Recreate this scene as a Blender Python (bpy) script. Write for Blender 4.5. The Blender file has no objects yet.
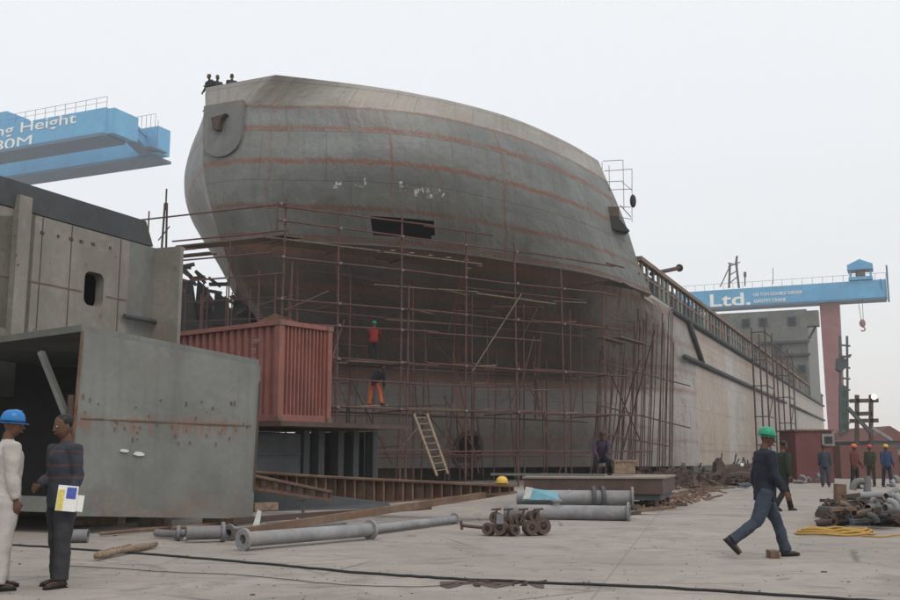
import bpy, math, random
from mathutils import Vector, Matrix
random.seed(7)
R = math.radians
col = bpy.context.scene.collection
sc = bpy.context.scene

# ------------------------------------------------------------------ camera
F = 1000.0; TH = math.atan(156 / F); EYE = 1.3
cam = bpy.data.cameras.new('camera'); camo = bpy.data.objects.new('camera', cam); col.objects.link(camo)
cam.sensor_width = 36; cam.lens = F * 36 / 900; cam.clip_end = 3000; cam.clip_start = 0.1
camo.location = (0, 0, EYE); camo.rotation_euler = (math.pi / 2 + TH, 0, 0)
sc.camera = camo
CT, ST = math.cos(TH), math.sin(TH)
def ray(u, v):
    a = (u - 450) / F; b = (300 - v) / F; y = CT - b * ST
    return a / y, (ST + b * CT) / y
def px(u, v, Y):
    x, z = ray(u, v); return Vector((x * Y, Y, z * Y + EYE))
def gd(u, v, z=0.0):
    x, zz = ray(u, v); Y = (z - EYE) / zz; return Vector((x * Y, Y, z))
AL = R(24.1)
D = Vector((math.sin(AL), math.cos(AL), 0)); N = Vector((math.cos(AL), -math.sin(AL), 0)); Z = Vector((0, 0, 1))
def W(s, t, z): return D * s + N * t + Z * z

# ------------------------------------------------------------------ materials
def nm(name):
    m = bpy.data.materials.new(name); m.use_nodes = True
    nt = m.node_tree; b = nt.nodes['Principled BSDF']; return m, nt, b
def lk(nt, a, b): nt.links.new(a, b)
def noise(nt, scale, detail=6, rough=.6, vec=None, dist=0):
    n = nt.nodes.new('ShaderNodeTexNoise'); n.inputs['Scale'].default_value = scale
    n.inputs['Detail'].default_value = detail; n.inputs['Roughness'].default_value = rough
    n.inputs['Distortion'].default_value = dist
    if vec is not None: lk(nt, vec, n.inputs['Vector'])
    return n.outputs['Fac']
def ramp(nt, fac, p0, p1, c0=0, c1=1):
    r = nt.nodes.new('ShaderNodeMapRange'); r.inputs['From Min'].default_value = p0; r.inputs['From Max'].default_value = p1
    r.inputs['To Min'].default_value = c0; r.inputs['To Max'].default_value = c1
    r.interpolation_type = 'SMOOTHSTEP'; lk(nt, fac, r.inputs['Value']); return r.outputs['Result']
def mth(nt, op, a, b=None, c=None):
    m = nt.nodes.new('ShaderNodeMath'); m.operation = op
    for i, x in enumerate((a, b, c)):
        if x is None: continue
        if isinstance(x, (int, float)): m.inputs[i].default_value = x
        else: lk(nt, x, m.inputs[i])
    return m.outputs[0]
def mix(nt, fac, a, b):
    m = nt.nodes.new('ShaderNodeMix'); m.data_type = 'RGBA'
    for key, x in ((0, fac), (6, a), (7, b)):
        if isinstance(x, (int, float)): m.inputs[key].default_value = x
        elif isinstance(x, tuple): m.inputs[key].default_value = (*x, 1)
        else: lk(nt, x, m.inputs[key])
    return m.outputs[2]
def objc(nt, sx=1, sy=1, sz=1):
    t = nt.nodes.new('ShaderNodeTexCoord'); mp = nt.nodes.new('ShaderNodeMapping')
    mp.inputs['Scale'].default_value = (sx, sy, sz); lk(nt, t.outputs['Object'], mp.inputs['Vector']); return mp.outputs[0]
def bump(nt, b, h, s, dist=.02):
    n = nt.nodes.new('ShaderNodeBump'); n.inputs['Strength'].default_value = s; n.inputs['Distance'].default_value = dist
    lk(nt, h, n.inputs['Height']); lk(nt, n.outputs[0], b.inputs['Normal'])

def painted(name, c, c2=None, rust=.3, rustc=(.16, .062, .034), rough=.6, sc_=1.0, streak=True, dirt=.45, stain=.6):
    """mottled paint over steel with blotchy rust and vertical dirt"""
    m, nt, b = nm(name); c2 = c2 or tuple(x * .72 for x in c)
    v = objc(nt)
    base = mix(nt, ramp(nt, noise(nt, .6 * sc_, 8, .65, v), .35, .65), c, c2)
    base = mix(nt, ramp(nt, noise(nt, 9 * sc_, 6, .7, v), .3, .75, 0, .35), base, tuple(x * .6 for x in c))
    base = mix(nt, ramp(nt, noise(nt, .45 * sc_, 7, .7, v, .8), .5, .68, 0, stain), base, (c[0] * .95, c[1] * .72, c[2] * .55))
    base = mix(nt, ramp(nt, noise(nt, 1.7 * sc_, 9, .75, v, .5), .52, .62, 0, .3), base, tuple(x * 1.25 for x in c))
    if streak:
        s = noise(nt, 1.0, 6, .7, objc(nt, 3 * sc_, 3 * sc_, .25 * sc_))
        base = mix(nt, ramp(nt, s, .48, .75, 0, dirt), base, tuple(x * .45 for x in c))
    r = noise(nt, 2.2 * sc_, 10, .72, v, .3)
    lo = .72 - rust * .4
    base = mix(nt, ramp(nt, r, lo, lo + .12), base, mix(nt, noise(nt, 14 * sc_, 4, .6, v), rustc, tuple(x * .5 for x in rustc)))
    lk(nt, base, b.inputs['Base Color']); b.inputs['Roughness'].default_value = rough
    b.inputs['Specular IOR Level'].default_value = .3
    bump(nt, b, noise(nt, 5 * sc_, 6, .6, v), .25, .02)
    return m
def flat(name, c, rough=.7, var=.25, scale=12, metal=0):
    m, nt, b = nm(name); v = objc(nt)
    o = mix(nt, ramp(nt, noise(nt, scale, 6, .65, v), .3, .7), c, tuple(x * (1 - var) for x in c))
    lk(nt, o, b.inputs['Base Color']); b.inputs['Roughness'].default_value = rough; b.inputs['Metallic'].default_value = metal
    b.inputs['Specular IOR Level'].default_value = .3
    return m

def hull_mat(name, c, c2, vlines, ulines, under=False, white=None, rustb=.2, plate=.4, tan=False):
    """UV: u = metres along /100, v = level metres /20"""
    m, nt, b = nm(name)
    uv = nt.nodes.new('ShaderNodeUVMap'); sep = nt.nodes.new('ShaderNodeSeparateXYZ'); lk(nt, uv.outputs[0], sep.inputs[0])
    U = mth(nt, 'MULTIPLY', sep.outputs[0], 100); V = mth(nt, 'MULTIPLY', sep.outputs[1], 20)
    cb = nt.nodes.new('ShaderNodeCombineXYZ'); lk(nt, U, cb.inputs[0]); lk(nt, V, cb.inputs[1]); P = cb.outputs[0]
    cs = nt.nodes.new('ShaderNodeCombineXYZ'); lk(nt, mth(nt, 'MULTIPLY', U, 3), cs.inputs[0]); lk(nt, mth(nt, 'MULTIPLY', V, .22), cs.inputs[1]); PS = cs.outputs[0]
    base = mix(nt, ramp(nt, noise(nt, .35, 8, .6, P), .35, .65), c, c2)
    # plate-to-plate tone
    pl = nt.nodes.new('ShaderNodeTexBrick'); pl.offset = .37; pl.squash = 1
    for k, x in (('Scale', 1), ('Brick Width', 5.5), ('Row Height', 2.1), ('Mortar Size', .0), ('Bias', 0)): pl.inputs[k].default_value = x
    pl.inputs['Color1'].default_value = (.0, .0, .0, 1); pl.inputs['Color2'].default_value = (1, 1, 1, 1); lk(nt, P, pl.inputs['Vector'])
    base = mix(nt, mth(nt, 'MULTIPLY', pl.outputs['Color'], plate), base, (c2[0] * 1.35, c2[1] * 1.1, c2[2] * .9))
    pd = nt.nodes.new('ShaderNodeTexBrick'); pd.offset = .21
    for k, x in (('Scale', 1), ('Brick Width', 3.1), ('Row Height', 1.35), ('Mortar Size', .0), ('Bias', .1)): pd.inputs[k].default_value = x
    pd.inputs['Color1'].default_value = (0, 0, 0, 1); pd.inputs['Color2'].default_value = (1, 1, 1, 1); lk(nt, P, pd.inputs['Vector'])
    base = mix(nt, mth(nt, 'MULTIPLY', pd.outputs['Color'], .28), base, tuple(x * .55 for x in c))
    pl2 = nt.nodes.new('ShaderNodeTexBrick'); pl2.offset = .37
    for k, x in (('Scale', 1), ('Brick Width', 2.75), ('Row Height', 2.1), ('Mortar Size', .02), ('Mortar Smooth', .3)): pl2.inputs[k].default_value = x
    lk(nt, P, pl2.inputs['Vector'])
    base = mix(nt, mth(nt, 'MULTIPLY', pl2.outputs['Fac'], .35), base, tuple(x * .5 for x in c))
    if under: base = mix(nt, ramp(nt, mth(nt, 'ADD', V, mth(nt, 'MULTIPLY', noise(nt, .5, 5, .6, P), 1.2)), 5.3, 6.3, .8, 0), base, (.15, .14, .13))  # paler band below the shaded flare: fall of light put into the colour
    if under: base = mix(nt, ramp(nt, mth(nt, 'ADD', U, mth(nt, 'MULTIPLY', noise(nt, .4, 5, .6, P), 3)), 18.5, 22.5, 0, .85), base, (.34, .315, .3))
    if tan:
        for (a0, a1, cc_, ff) in ((13, 26.5, (.34, .245, .165), .6), (35, 43, (.36, .29, .22), .45), (58, 66, (.34, .29, .24), .4), (26.5, 30, (.42, .41, .4), .5)):
            e_ = mth(nt, 'MULTIPLY', ramp(nt, U, a0 - .15, a0, 0, 1), ramp(nt, U, a1, a1 + .15, 1, 0))
            base = mix(nt, mth(nt, 'MULTIPLY', e_, ramp(nt, noise(nt, .5, 7, .7, P), .3, .6, ff * .4, ff)), base, cc_)
    base = mix(nt, ramp(nt, noise(nt, .7, 9, .75, P, .8), .52, .66, 0, .45), base, (c2[0] * .75, c2[1] * .66, c2[2] * .58))
    s = noise(nt, 1.0, 6, .7, PS)
    base = mix(nt, ramp(nt, s, .48, .72, 0, .5), base, tuple(x * .5 for x in c))
    base = mix(nt, ramp(nt, noise(nt, 1.4, 6, .7, PS), .56, .7, 0, .35), base, (c[0] * 1.5, c[1] * 1.5, c[2] * 1.5))
    base = mix(nt, ramp(nt, noise(nt, 6, 8, .7, P), .35, .75, 0, .35), base, tuple(x * .6 for x in c))
    wob = noise(nt, 1.3, 8, .75, P); wob2 = noise(nt, 3.5, 10, .8, PS); blot = noise(nt, .9, 5, .6, P)
    mask = None
    def add(x):
        nonlocal mask
        mask = x if mask is None else mth(nt, 'MAXIMUM', mask, x)
    for (v0, w, st) in vlines:
        d = mth(nt, 'SUBTRACT', V, v0)
        d = mth(nt, 'ADD', d, mth(nt, 'MULTIPLY', mth(nt, 'SUBTRACT', wob, .5), .3))
        d = mth(nt, 'ABSOLUTE', mth(nt, 'ADD', d, mth(nt, 'MULTIPLY', mth(nt, 'SUBTRACT', wob2, .5), w * 5.0)))
        core = ramp(nt, d, w * .15, w, st, 0)
        add(mth(nt, 'MULTIPLY', mth(nt, 'MULTIPLY', core, ramp(nt, blot, .3, .52, .45, 1)), ramp(nt, noise(nt, 5, 6, .8, PS), .38, .55, .6, 1)))
    for (u0, w, st) in ulines:
        d = mth(nt, 'ABSOLUTE', mth(nt, 'ADD', mth(nt, 'SUBTRACT', U, u0), mth(nt, 'MULTIPLY', mth(nt, 'SUBTRACT', wob, .5), .6)))
        add(mth(nt, 'MULTIPLY', ramp(nt, d, w * .2, w, st, 0), ramp(nt, blot, .3, .6, .3, 1)))
    for (v0, w, st) in vlines:
        d = mth(nt, 'ABSOLUTE', mth(nt, 'SUBTRACT', V, v0 - .1))
        add(mth(nt, 'MULTIPLY', ramp(nt, d, .1, .55, .75, 0), ramp(nt, noise(nt, 2.6, 8, .8, P), .56, .64)))
    r = noise(nt, .8, 10, .75, P, .4); lo = .72 - rustb * .4
    add(ramp(nt, r, lo, lo + .1, 0, .8))
    sp = noise(nt, 4.5, 3, .6, P); add(ramp(nt, sp, .72, .76, 0, .7))
    rc = mix(nt, noise(nt, 7, 6, .7, P), (.235, .088, .05), (.1, .05, .034))
    base = mix(nt, mask, base, rc)
    if white:
        wm = None
        for (u0, v0, ww, hh) in white:
            du = ramp(nt, mth(nt, 'ABSOLUTE', mth(nt, 'SUBTRACT', U, u0)), ww * .7, ww, 1, 0)
            dv = ramp(nt, mth(nt, 'ABSOLUTE', mth(nt, 'SUBTRACT', V, v0)), hh * .7, hh, 1, 0)
            x = mth(nt, 'MULTIPLY', du, dv); wm = x if wm is None else mth(nt, 'MAXIMUM', wm, x)
        wm = mth(nt, 'MULTIPLY', wm, ramp(nt, noise(nt, 3.2, 5, .7, P, 1.5), .5, .62, 0, .85))
        base = mix(nt, wm, base, (.7, .7, .66))
    lk(nt, base, b.inputs['Base Color']); b.inputs['Roughness'].default_value = .46; b.inputs['Specular IOR Level'].default_value = .45
    h = mth(nt, 'ADD', noise(nt, 1.1, 5, .55, P), mth(nt, 'MULTIPLY', pl2.outputs['Fac'], .35))
    bump(nt, b, h, .8, .12)
    return m

M = {}
M['hull_up'] = hull_mat('hull_upper_paint', (.18, .2, .198), (.125, .137, .135),
    [(15.8, .07, .9), (14.85, .15, 1), (13.4, .16, 1), (11.6, .14, .8), (10.45, .14, .85)],
    [(7.2, .09, .75), (12.6, .09, .7), (-7, .1, .6), (2.1, .08, .5), (-2.1, .08, .5)], rustb=.12,
    white=[(4.95, 12.45, .2, .18), (5.9, 12.6, .36, .2), (7.65, 12.5, .2, .25), (8.35, 12.4, .26, .22), (9.1, 12.4, .5, .25)])
M['hull_low'] = hull_mat('hull_lower_shaded_paint', (.09, .085, .08), (.05, .043, .038),
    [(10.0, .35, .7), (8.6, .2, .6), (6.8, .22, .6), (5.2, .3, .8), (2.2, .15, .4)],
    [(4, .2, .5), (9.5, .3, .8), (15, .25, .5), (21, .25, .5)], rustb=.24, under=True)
M['hull_side'] = hull_mat('hull_side_paint', (.36, .36, .352), (.26, .225, .19),
    [(7.9, .08, .4), (1.6, .12, .6), (8.9, .3, .5)], [(13.5, .3, .8), (0.6, .2, .5), (20, .2, .5), (40, .2, .4)], rustb=.22, plate=.6, tan=True)
M['hull_bulwark'] = hull_mat('bulwark_paint', (.32, .315, .295), (.24, .23, .21), [(15.86, .05, .9)],
    [(x, .025, .6) for x in (-7.5, -5, 2.6, 5.0, 7.3, 9.6, 12.6, 15)], rustb=.1)
M['steel'] = painted('grey_primer_steel', (.165, .175, .165), rust=.22)
M['steel_light'] = painted('pale_primer_steel', (.235, .222, .195), rust=.27, rustc=(.2, .09, .045))
M['steel_dark'] = painted('dark_primer_steel', (.07, .08, .087), rust=.14)
M['steel_black'] = flat('blackened_steel', (.03, .03, .032))
M['rusty'] = painted('rusty_steel', (.19, .13, .09), (.1, .06, .042), rust=.5, sc_=2)
M['rust_dark'] = painted('dark_rusty_steel', (.09, .06, .05), (.05, .035, .03), rust=.4, sc_=3)
M['pole'] = painted('red_oxide_tube', (.105, .048, .044), (.065, .036, .032), rust=.3, sc_=3, streak=False)
M['pole_dark'] = painted('dark_scaffold_tube', (.07, .04, .038), rust=.3, sc_=3, streak=False)
M['galv'] = flat('galvanised_coupler', (.3, .29, .275), .5)
M['plank'] = flat('weathered_plank', (.17, .135, .10), .85, .5)
M['timber'] = flat('pale_timber', (.27, .2, .14), .85, .5)
M['cont'] = painted('red_container_paint', (.26, .105, .088), (.185, .078, .066), rust=.25, rustc=(.13, .05, .035), sc_=1.5)
M['blue'] = painted('crane_blue_paint', (.105, .37, .6), (.085, .31, .53), rust=.02, sc_=.12, dirt=.25, stain=0)
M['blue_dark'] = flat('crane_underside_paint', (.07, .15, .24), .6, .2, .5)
M['redleg'] = flat('crane_leg_red_paint', (.25, .1, .1), .6, .25, .5)
M['white'] = flat('white_lettering', (.8, .8, .78), .6, .08)
M['pipe'] = painted('grey_pipe_paint', (.27, .275, .285), (.17, .17, .175), rust=.12, sc_=2, streak=False)
M['pipe2'] = painted('dull_pipe_paint', (.19, .19, .2), (.13, .12, .125), rust=.2, sc_=2, streak=False)
M['glass'] = flat('dark_window_glass', (.02, .025, .03), .2)
M['brick'] = flat('red_brown_roof', (.16, .075, .065), .9)
M['yellow'] = flat('yellow_hose', (.42, .25, .05), .55)
M['net'] = flat('green_netting', (.08, .16, .13), .9)
M['tarp_blue'] = flat('blue_tarp', (.2, .45, .55), .6)
M['tarp_pale'] = flat('pale_tarp', (.6, .62, .6), .7)
M['box_y'] = flat('yellow_box', (.4, .3, .12), .7)
def plain(n, c, r=.85, var=.25, s=30): M[n] = flat(n, c, r, var, s)
plain('skin', (.11, .055, .035), .55, .15); plain('hair', (.008, .007, .007), .5)
plain('cloth_white', (.4, .38, .355), .85, .1); plain('cloth_navy', (.016, .02, .034)); plain('cloth_grey', (.035, .037, .042))
plain('cloth_jeans', (.04, .052, .075)); plain('cloth_olive', (.045, .045, .033)); plain('cloth_orange', (.42, .1, .045))
plain('cloth_red', (.2, .02, .018)); plain('cloth_green', (.016, .032, .018)); plain('cloth_blue', (.02, .045, .11))
plain('cloth_teal', (.03, .05, .065)); plain('cloth_maroon', (.11, .03, .028)); plain('cloth_black', (.012, .012, .014)); plain('cloth_purple', (.05, .035, .06))
plain('shoe', (.02, .018, .016), .5); plain('h_blue', (.02, .16, .42), .3, .05); plain('h_green', (.015, .25, .14), .3, .05)
plain('h_orange', (.6, .15, .05), .35, .05); plain('h_yellow', (.6, .4, .06), .35, .05); plain('h_red', (.4, .05, .04), .35, .05)
plain('h_white', (.7, .7, .68), .35, .05)
plain('eye_white', (.6, .6, .58), .3); plain('paper_yellow', (.7, .6, .15), .6); plain('paper_blue', (.08, .12, .45), .6); plain('paper', (.75, .75, .73), .7, .05)
def sweater():
    m, nt, b = nm('striped_sweater'); t = nt.nodes.new('ShaderNodeTexCoord'); s = nt.nodes.new('ShaderNodeSeparateXYZ')
    lk(nt, t.outputs['Object'], s.inputs[0]); z = s.outputs[2]
    z = mth(nt, 'ADD', z, mth(nt, 'MULTIPLY', noise(nt, 6, 2, .5, t.outputs['Object']), .03))
    mk = None
    for z0 in (1.36, 1.22, 1.10):
        d = mth(nt, 'ABSOLUTE', mth(nt, 'SUBTRACT', z, z0)); x = ramp(nt, d, .006, .012, 1, 0)
        mk = x if mk is None else mth(nt, 'MAXIMUM', mk, x)
    o = mix(nt, noise(nt, 25, 5, .6, t.outputs['Object']), (.018, .024, .034), (.03, .036, .048))
    o = mix(nt, mk, o, (.075, .035, .028)); lk(nt, o, b.inputs['Base Color']); b.inputs['Roughness'].default_value = .9; return m
M['sweater'] = sweater()
def ground_mat():
    m, nt, b = nm('concrete_yard'); v = objc(nt)
    o = mix(nt, ramp(nt, noise(nt, .22, 8, .62, v, .4), .35, .65), (.3, .268, .238), (.22, .197, .175))
    o = mix(nt, ramp(nt, noise(nt, 1.6, 10, .7, v, .5), .45, .62, 0, .75), o, (.2, .178, .162))
    o = mix(nt, ramp(nt, noise(nt, 1.0, 6, .6, objc(nt, .25, 2.2, 1), .6), .56, .68, 0, .5), o, (.17, .155, .145))
    o = mix(nt, ramp(nt, noise(nt, 45, 6, .8, v), .3, .8, 0, .5), o, (.42, .39, .36))
    sp = noise(nt, 7, 3, .6, v); o = mix(nt, ramp(nt, sp, .7, .73, 0, .6), o, (.1, .085, .08))
    vo = nt.nodes.new('ShaderNodeTexVoronoi'); vo.feature = 'DISTANCE_TO_EDGE'; vo.inputs['Scale'].default_value = .35
    wn = nt.nodes.new('ShaderNodeTexNoise'); wn.inputs['Scale'].default_value = 1.2; wn.inputs['Detail'].default_value = 8; wn.inputs['Roughness'].default_value = .7
    wa = nt.nodes.new('ShaderNodeVectorMath'); wa.operation = 'MULTIPLY_ADD'; lk(nt, wn.outputs['Color'], wa.inputs[0]); wa.inputs[1].default_value = (1.1, 1.1, 0); lk(nt, v, wa.inputs[2]); lk(nt, wa.outputs[0], vo.inputs['Vector'])
    crk = mth(nt, 'MULTIPLY', ramp(nt, vo.outputs['Distance'], .0, .012, .7, 0), ramp(nt, noise(nt, .3, 4, .6, v), .45, .6))
    o = mix(nt, crk, o, (.08, .07, .065))
    o = mix(nt, ramp(nt, noise(nt, .8, 3, .5, objc(nt, 1, 1.7, 1), 2), .62, .68, 0, .55), o, (.15, .125, .105))
    # expansion joints
    br = nt.nodes.new('ShaderNodeTexBrick'); br.offset = 0
    for k, x in (('Scale', 1), ('Brick Width', 6.0), ('Row Height', 4.2), ('Mortar Size', .012), ('Mortar Smooth', .2)): br.inputs[k].default_value = x
    mp = nt.nodes.new('ShaderNodeMapping'); mp.inputs['Rotation'].default_value = (0, 0, R(14)); mp.inputs['Location'].default_value = (1, 2.4, 0)
    wv = nt.nodes.new('ShaderNodeTexNoise'); wv.inputs['Scale'].default_value = 1.5; wv.inputs['Detail'].default_value = 6
    va = nt.nodes.new('ShaderNodeVectorMath'); va.operation = 'MULTIPLY_ADD'; lk(nt, wv.outputs['Color'], va.inputs[0]); va.inputs[1].default_value = (.12, .12, 0); lk(nt, v, va.inputs[2])
    lk(nt, va.outputs[0], mp.inputs[0]); lk(nt, mp.outputs[0], br.inputs['Vector'])
    o = mix(nt, ramp(nt, noise(nt, .55, 9, .7, v, 1.2), .55, .6, 0, .45), o, (.16, .145, .135)); o = mix(nt, mth(nt, 'MULTIPLY', br.outputs['Fac'], .35), o, (.13, .12, .11))
    lk(nt, o, b.inputs['Base Color']); b.inputs['Roughness'].default_value = .9; b.inputs['Specular IOR Level'].default_value = .25
    h = mth(nt, 'ADD', mth(nt, 'ADD', noise(nt, 2, 8, .65, v), mth(nt, 'MULTIPLY', noise(nt, 40, 4, .7, v), .15)), mth(nt, 'MULTIPLY', br.outputs['Fac'], -.4))
    bump(nt, b, h, .6, .04); return m
M['ground'] = ground_mat()

# ------------------------------------------------------------------ mesh helpers
class MB:
    def __init__(s): s.v = []; s.f = []; s.uv = {}
    def add(s, vs, fs):
        o = len(s.v); s.v += [Vector(x) for x in vs]; s.f += [tuple(o + i for i in f) for f in fs]; return s
    def hexa(s, b4, t4):
        return s.add(list(b4) + list(t4), [(3, 2, 1, 0), (4, 5, 6, 7), (0, 1, 5, 4), (1, 2, 6, 5), (2, 3, 7, 6), (3, 0, 4, 7)])
    def box(s, c, size, ax=None):
        c = Vector(c); a = ax or (Vector((1, 0, 0)), Vector((0, 1, 0)), Vector((0, 0, 1)))
        h = [a[i] * size[i] / 2 for i in range(3)]
        q = lambda sx, sy, sz: c + h[0] * sx + h[1] * sy + h[2] * sz
        return s.hexa([q(-1, -1, -1), q(1, -1, -1), q(1, 1, -1), q(-1, 1, -1)], [q(-1, -1, 1), q(1, -1, 1), q(1, 1, 1), q(-1, 1, 1)])
    def bar(s, p0, p1, w, h, up=Z):
        p0 = Vector(p0); p1 = Vector(p1); d = (p1 - p0); L = d.length; d.normalize()
        x = d.cross(up); x = x.normalized() if x.length > 1e-4 else Vector((1, 0, 0)); y = x.cross(d)
        return s.box((p0 + p1) / 2, (w, L, h), (x, d, y))
    def loft(s, cs, rx, ry=None, n=10, xref=None, caps=True):
        ry = ry or rx; cs = [Vector(c) for c in cs]; m = len(cs); o = len(s.v); px_ = Vector(xref) if xref else None
        for i, c in enumerate(cs):
            t = (cs[min(i + 1, m - 1)] - cs[max(i - 1, 0)])
            t = t.normalized() if t.length > 1e-7 else Z
            if px_ is None: px_ = t.orthogonal().normalized()
            x = (px_ - t * px_.dot(t)); x = x.normalized() if x.length > 1e-4 else t.orthogonal().normalized()
            if not xref: px_ = x
            y = t.cross(x)
            for k in range(n):
                a = 2 * math.pi * k / n; s.v.append(c + x * math.cos(a) * rx[i] + y * math.sin(a) * ry[i])
        for i in range(m - 1):
            for k in range(n):
                k2 = (k + 1) % n; s.f.append((o + i * n + k, o + i * n + k2, o + (i + 1) * n + k2, o + (i + 1) * n + k))
        if caps: s.f.append(tuple(o + k for k in reversed(range(n)))); s.f.append(tuple(o + (m - 1) * n + k for k in range(n)))
        return s
    def tube(s, p0, p1, r, n=8, r2=None): return s.loft([p0, p1], [r, r if r2 is None else r2], n=n)
    def path(s, pts, r, n=6): return s.loft(pts, [r] * len(pts), n=n)
    def ring(s, p0, p1, ro, ri, n=20):
        p0 = Vector(p0); p1 = Vector(p1); t = (p1 - p0).normalized(); x = t.orthogonal().normalized(); y = t.cross(x); o = len(s.v)
        for (p, r) in ((p0, ro), (p1, ro), (p1, ri), (p0, ri)):
            for k in range(n):
                a = 2 * math.pi * k / n; s.v.append(p + x * math.cos(a) * r + y * math.sin(a) * r)
        for i in range(4):
            for k in range(n):
                k2 = (k + 1) % n; j = (i + 1) % 4; s.f.append((o + i * n + k, o + i * n + k2, o + j * n + k2, o + j * n + k))
        return s
    def prism(s, poly, off):
        off = Vector(off); n = len(poly); a = [Vector(p) for p in poly]
        return s.add(a + [p + off for p in a], [tuple(range(n))[::-1], tuple(range(n, 2 * n))] + [(i, (i + 1) % n, n + (i + 1) % n, n + i) for i in range(n)])
    def ellip(s, c, rx, ry, rz, n=14, m=8):
        c = Vector(c); o = len(s.v); 
        cs = [c + Z * (-math.cos(math.pi * i / m) * rz) for i in range(m + 1)]
        rr = [max(math.sin(math.pi * i / m), .02) for i in range(m + 1)]
        return s.loft(cs, [rx * r for r in rr], [ry * r for r in rr], n, (1, 0, 0))
OFF = {}
def obj(name, mb, mat, parent=None, smooth=False, local=False, label=None, bevel=0):
    me = bpy.data.meshes.new(name); off = OFF.get(parent.name, Vector()) if parent and not local else Vector()
    me.from_pydata([v - off for v in mb.v], [], mb.f); me.update()
    if isinstance(mat, str): mat = M[mat]
    me.materials.append(mat)
    o = bpy.data.objects.new(name, me); col.objects.link(o)
    if parent: o.parent = parent
    OFF[o.name] = off
    import bmesh
    b = bmesh.new(); b.from_mesh(me); bmesh.ops.recalc_face_normals(b, faces=b.faces); b.to_mesh(me); b.free()
    if smooth:
        for p in me.polygons: p.use_smooth = True
        if smooth == 'auto':
            me.polygons.foreach_set('use_smooth', [True] * len(me.polygons))
            md = o.modifiers.new('edge', 'EDGE_SPLIT'); md.split_angle = R(38)
    if bevel:
        md = o.modifiers.new('bevel', 'BEVEL'); md.width = bevel; md.segments = 2; md.limit_method = 'ANGLE'
    if label: o['label'] = label
    return o
def tag(o, label, cat, group=None, kind=None):
    o['label'] = label; o['category'] = cat
    if group: o['group'] = group
    if kind: o['kind'] = kind
    return o
def thing(name, label, cat, loc=(0, 0, 0), rz=0, group=None):
    o = bpy.data.objects.new(name, None); col.objects.link(o); o.location = loc; o.rotation_euler = (0, 0, rz); o.empty_display_size = .3
    OFF[o.name] = Vector(loc); return tag(o, label, cat, group)
def solo(name, mb, mat, label, cat, group=None, smooth=False, bevel=0):
    # one-mesh thing, origin at its base centre
    vs = mb.v; c = sum(vs, Vector()) / len(vs); c.z = min(v.z for v in vs)
    mb.v = [v - c for v in vs]; o = obj(name, mb, mat, None, smooth, True, bevel=bevel); o.location = c
    return tag(o, label, cat, group)
def lerp(a, b, t): return a + (b - a) * t

# ------------------------------------------------------------------ setting
g = MB(); g.add([(-900, -60, 0), (900, -60, 0), (900, 1800, 0), (-900, 1800, 0)], [(0, 1, 2, 3)])
o = obj('ground', g, 'ground'); o['kind'] = 'structure'
# hollow groove patch with debris across the foreground slab

# ------------------------------------------------------------------ the ship
TC, HB = -25.2, 13.6
UP = [  # level, sheer factor, control points (s, half breadth)
 (17.0, 1.20, [(33.3, 0), (33.3, 2.35), (36.9, 6.4), (40.6, 9.45), (44.2, 11.3), (46.9, 12.3)]),
 (15.87, .97, [(33.25, 0), (33.25, 1.05), (36.2, 6.4), (40.0, 9.6), (43.9, 11.5), (47.4, 12.6)]),
 (14.9, .85, [(33.1, 0), (33.1, 1.05), (36.1, 6.7), (39.9, 9.9), (43.9, 11.8), (47.9, 12.9)]),
 (13.4, .70, [(33.0, 0), (33.0, .95), (36.1, 6.9), (40.1, 10.0), (44.2, 12.0), (48.4, 13.3)]),
 (11.8, .60, [(33.2, 0), (33.2, .7), (36.8, 6.6), (40.8, 9.8), (45.0, 12.2), (49.2, 13.6)]),
 (10.3, .50, [(33.8, 0), (33.9, .6), (38.0, 6.2), (41.9, 9.4), (46.0, 12.3), (50.6, 13.95)])]
LOW = [
 (10.3, .50, [(33.8, 0), (33.9, .6), (38.0, 6.2), (41.9, 9.4), (46.0, 12.1), (51.2, 13.6), (64, 13.6)]),
 (9.0, .4, [(34.6, 0), (34.8, .6), (39.2, 5.2), (43.6, 8.2), (48.5, 10.9), (54.6, 13.2), (64, 13.6)]),
 (7.6, .3, [(36.0, 0), (36.4, .7), (41.4, 4.3), (46.2, 7.0), (51.5, 10.0), (57, 12.9), (64, 13.6)]),
 (6.2, .2, [(38.2, 0), (38.8, .8), (43.5, 3.6), (48.3, 6.0), (53.6, 9.3), (58.8, 12.9), (64, 13.6)]),
 (5.0, 0, [(41.0, 0), (41.4, .9), (44.3, 3.2), (49.2, 5.6), (54.6, 9.4), (59.7, 13.1), (64, 13.6)]),
 (3.0, 0, [(41.4, 0), (41.8, 1.0), (44.6, 3.4), (49.3, 5.9), (54.6, 9.6), (59.8, 13.2), (64, 13.6)]),
 (0.7, 0, [(42.0, 0), (42.4, .9), (45.2, 3.2), (49.9, 5.5), (55.2, 9.2), (60.2, 13.1), (64, 13.6)])]
PORT = {17.0: 2.5, 15.87: 2.3, 14.9: 2.4, 13.4: 2.8, 11.8: 3.5, 10.3: 3.8, 9.0: 3.3, 7.6: 2.6, 6.2: 2.6, 5.0: 2.6, 3.0: 2.6, .7: 2.6}
def cat1(p0, p1, p2, p3, t): return .5 * ((2 * p1) + (-p0 + p2) * t + (2 * p0 - 5 * p1 + 4 * p2 - p3) * t * t + (-p0 + 3 * p1 - 3 * p2 + p3) * t ** 3)
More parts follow.
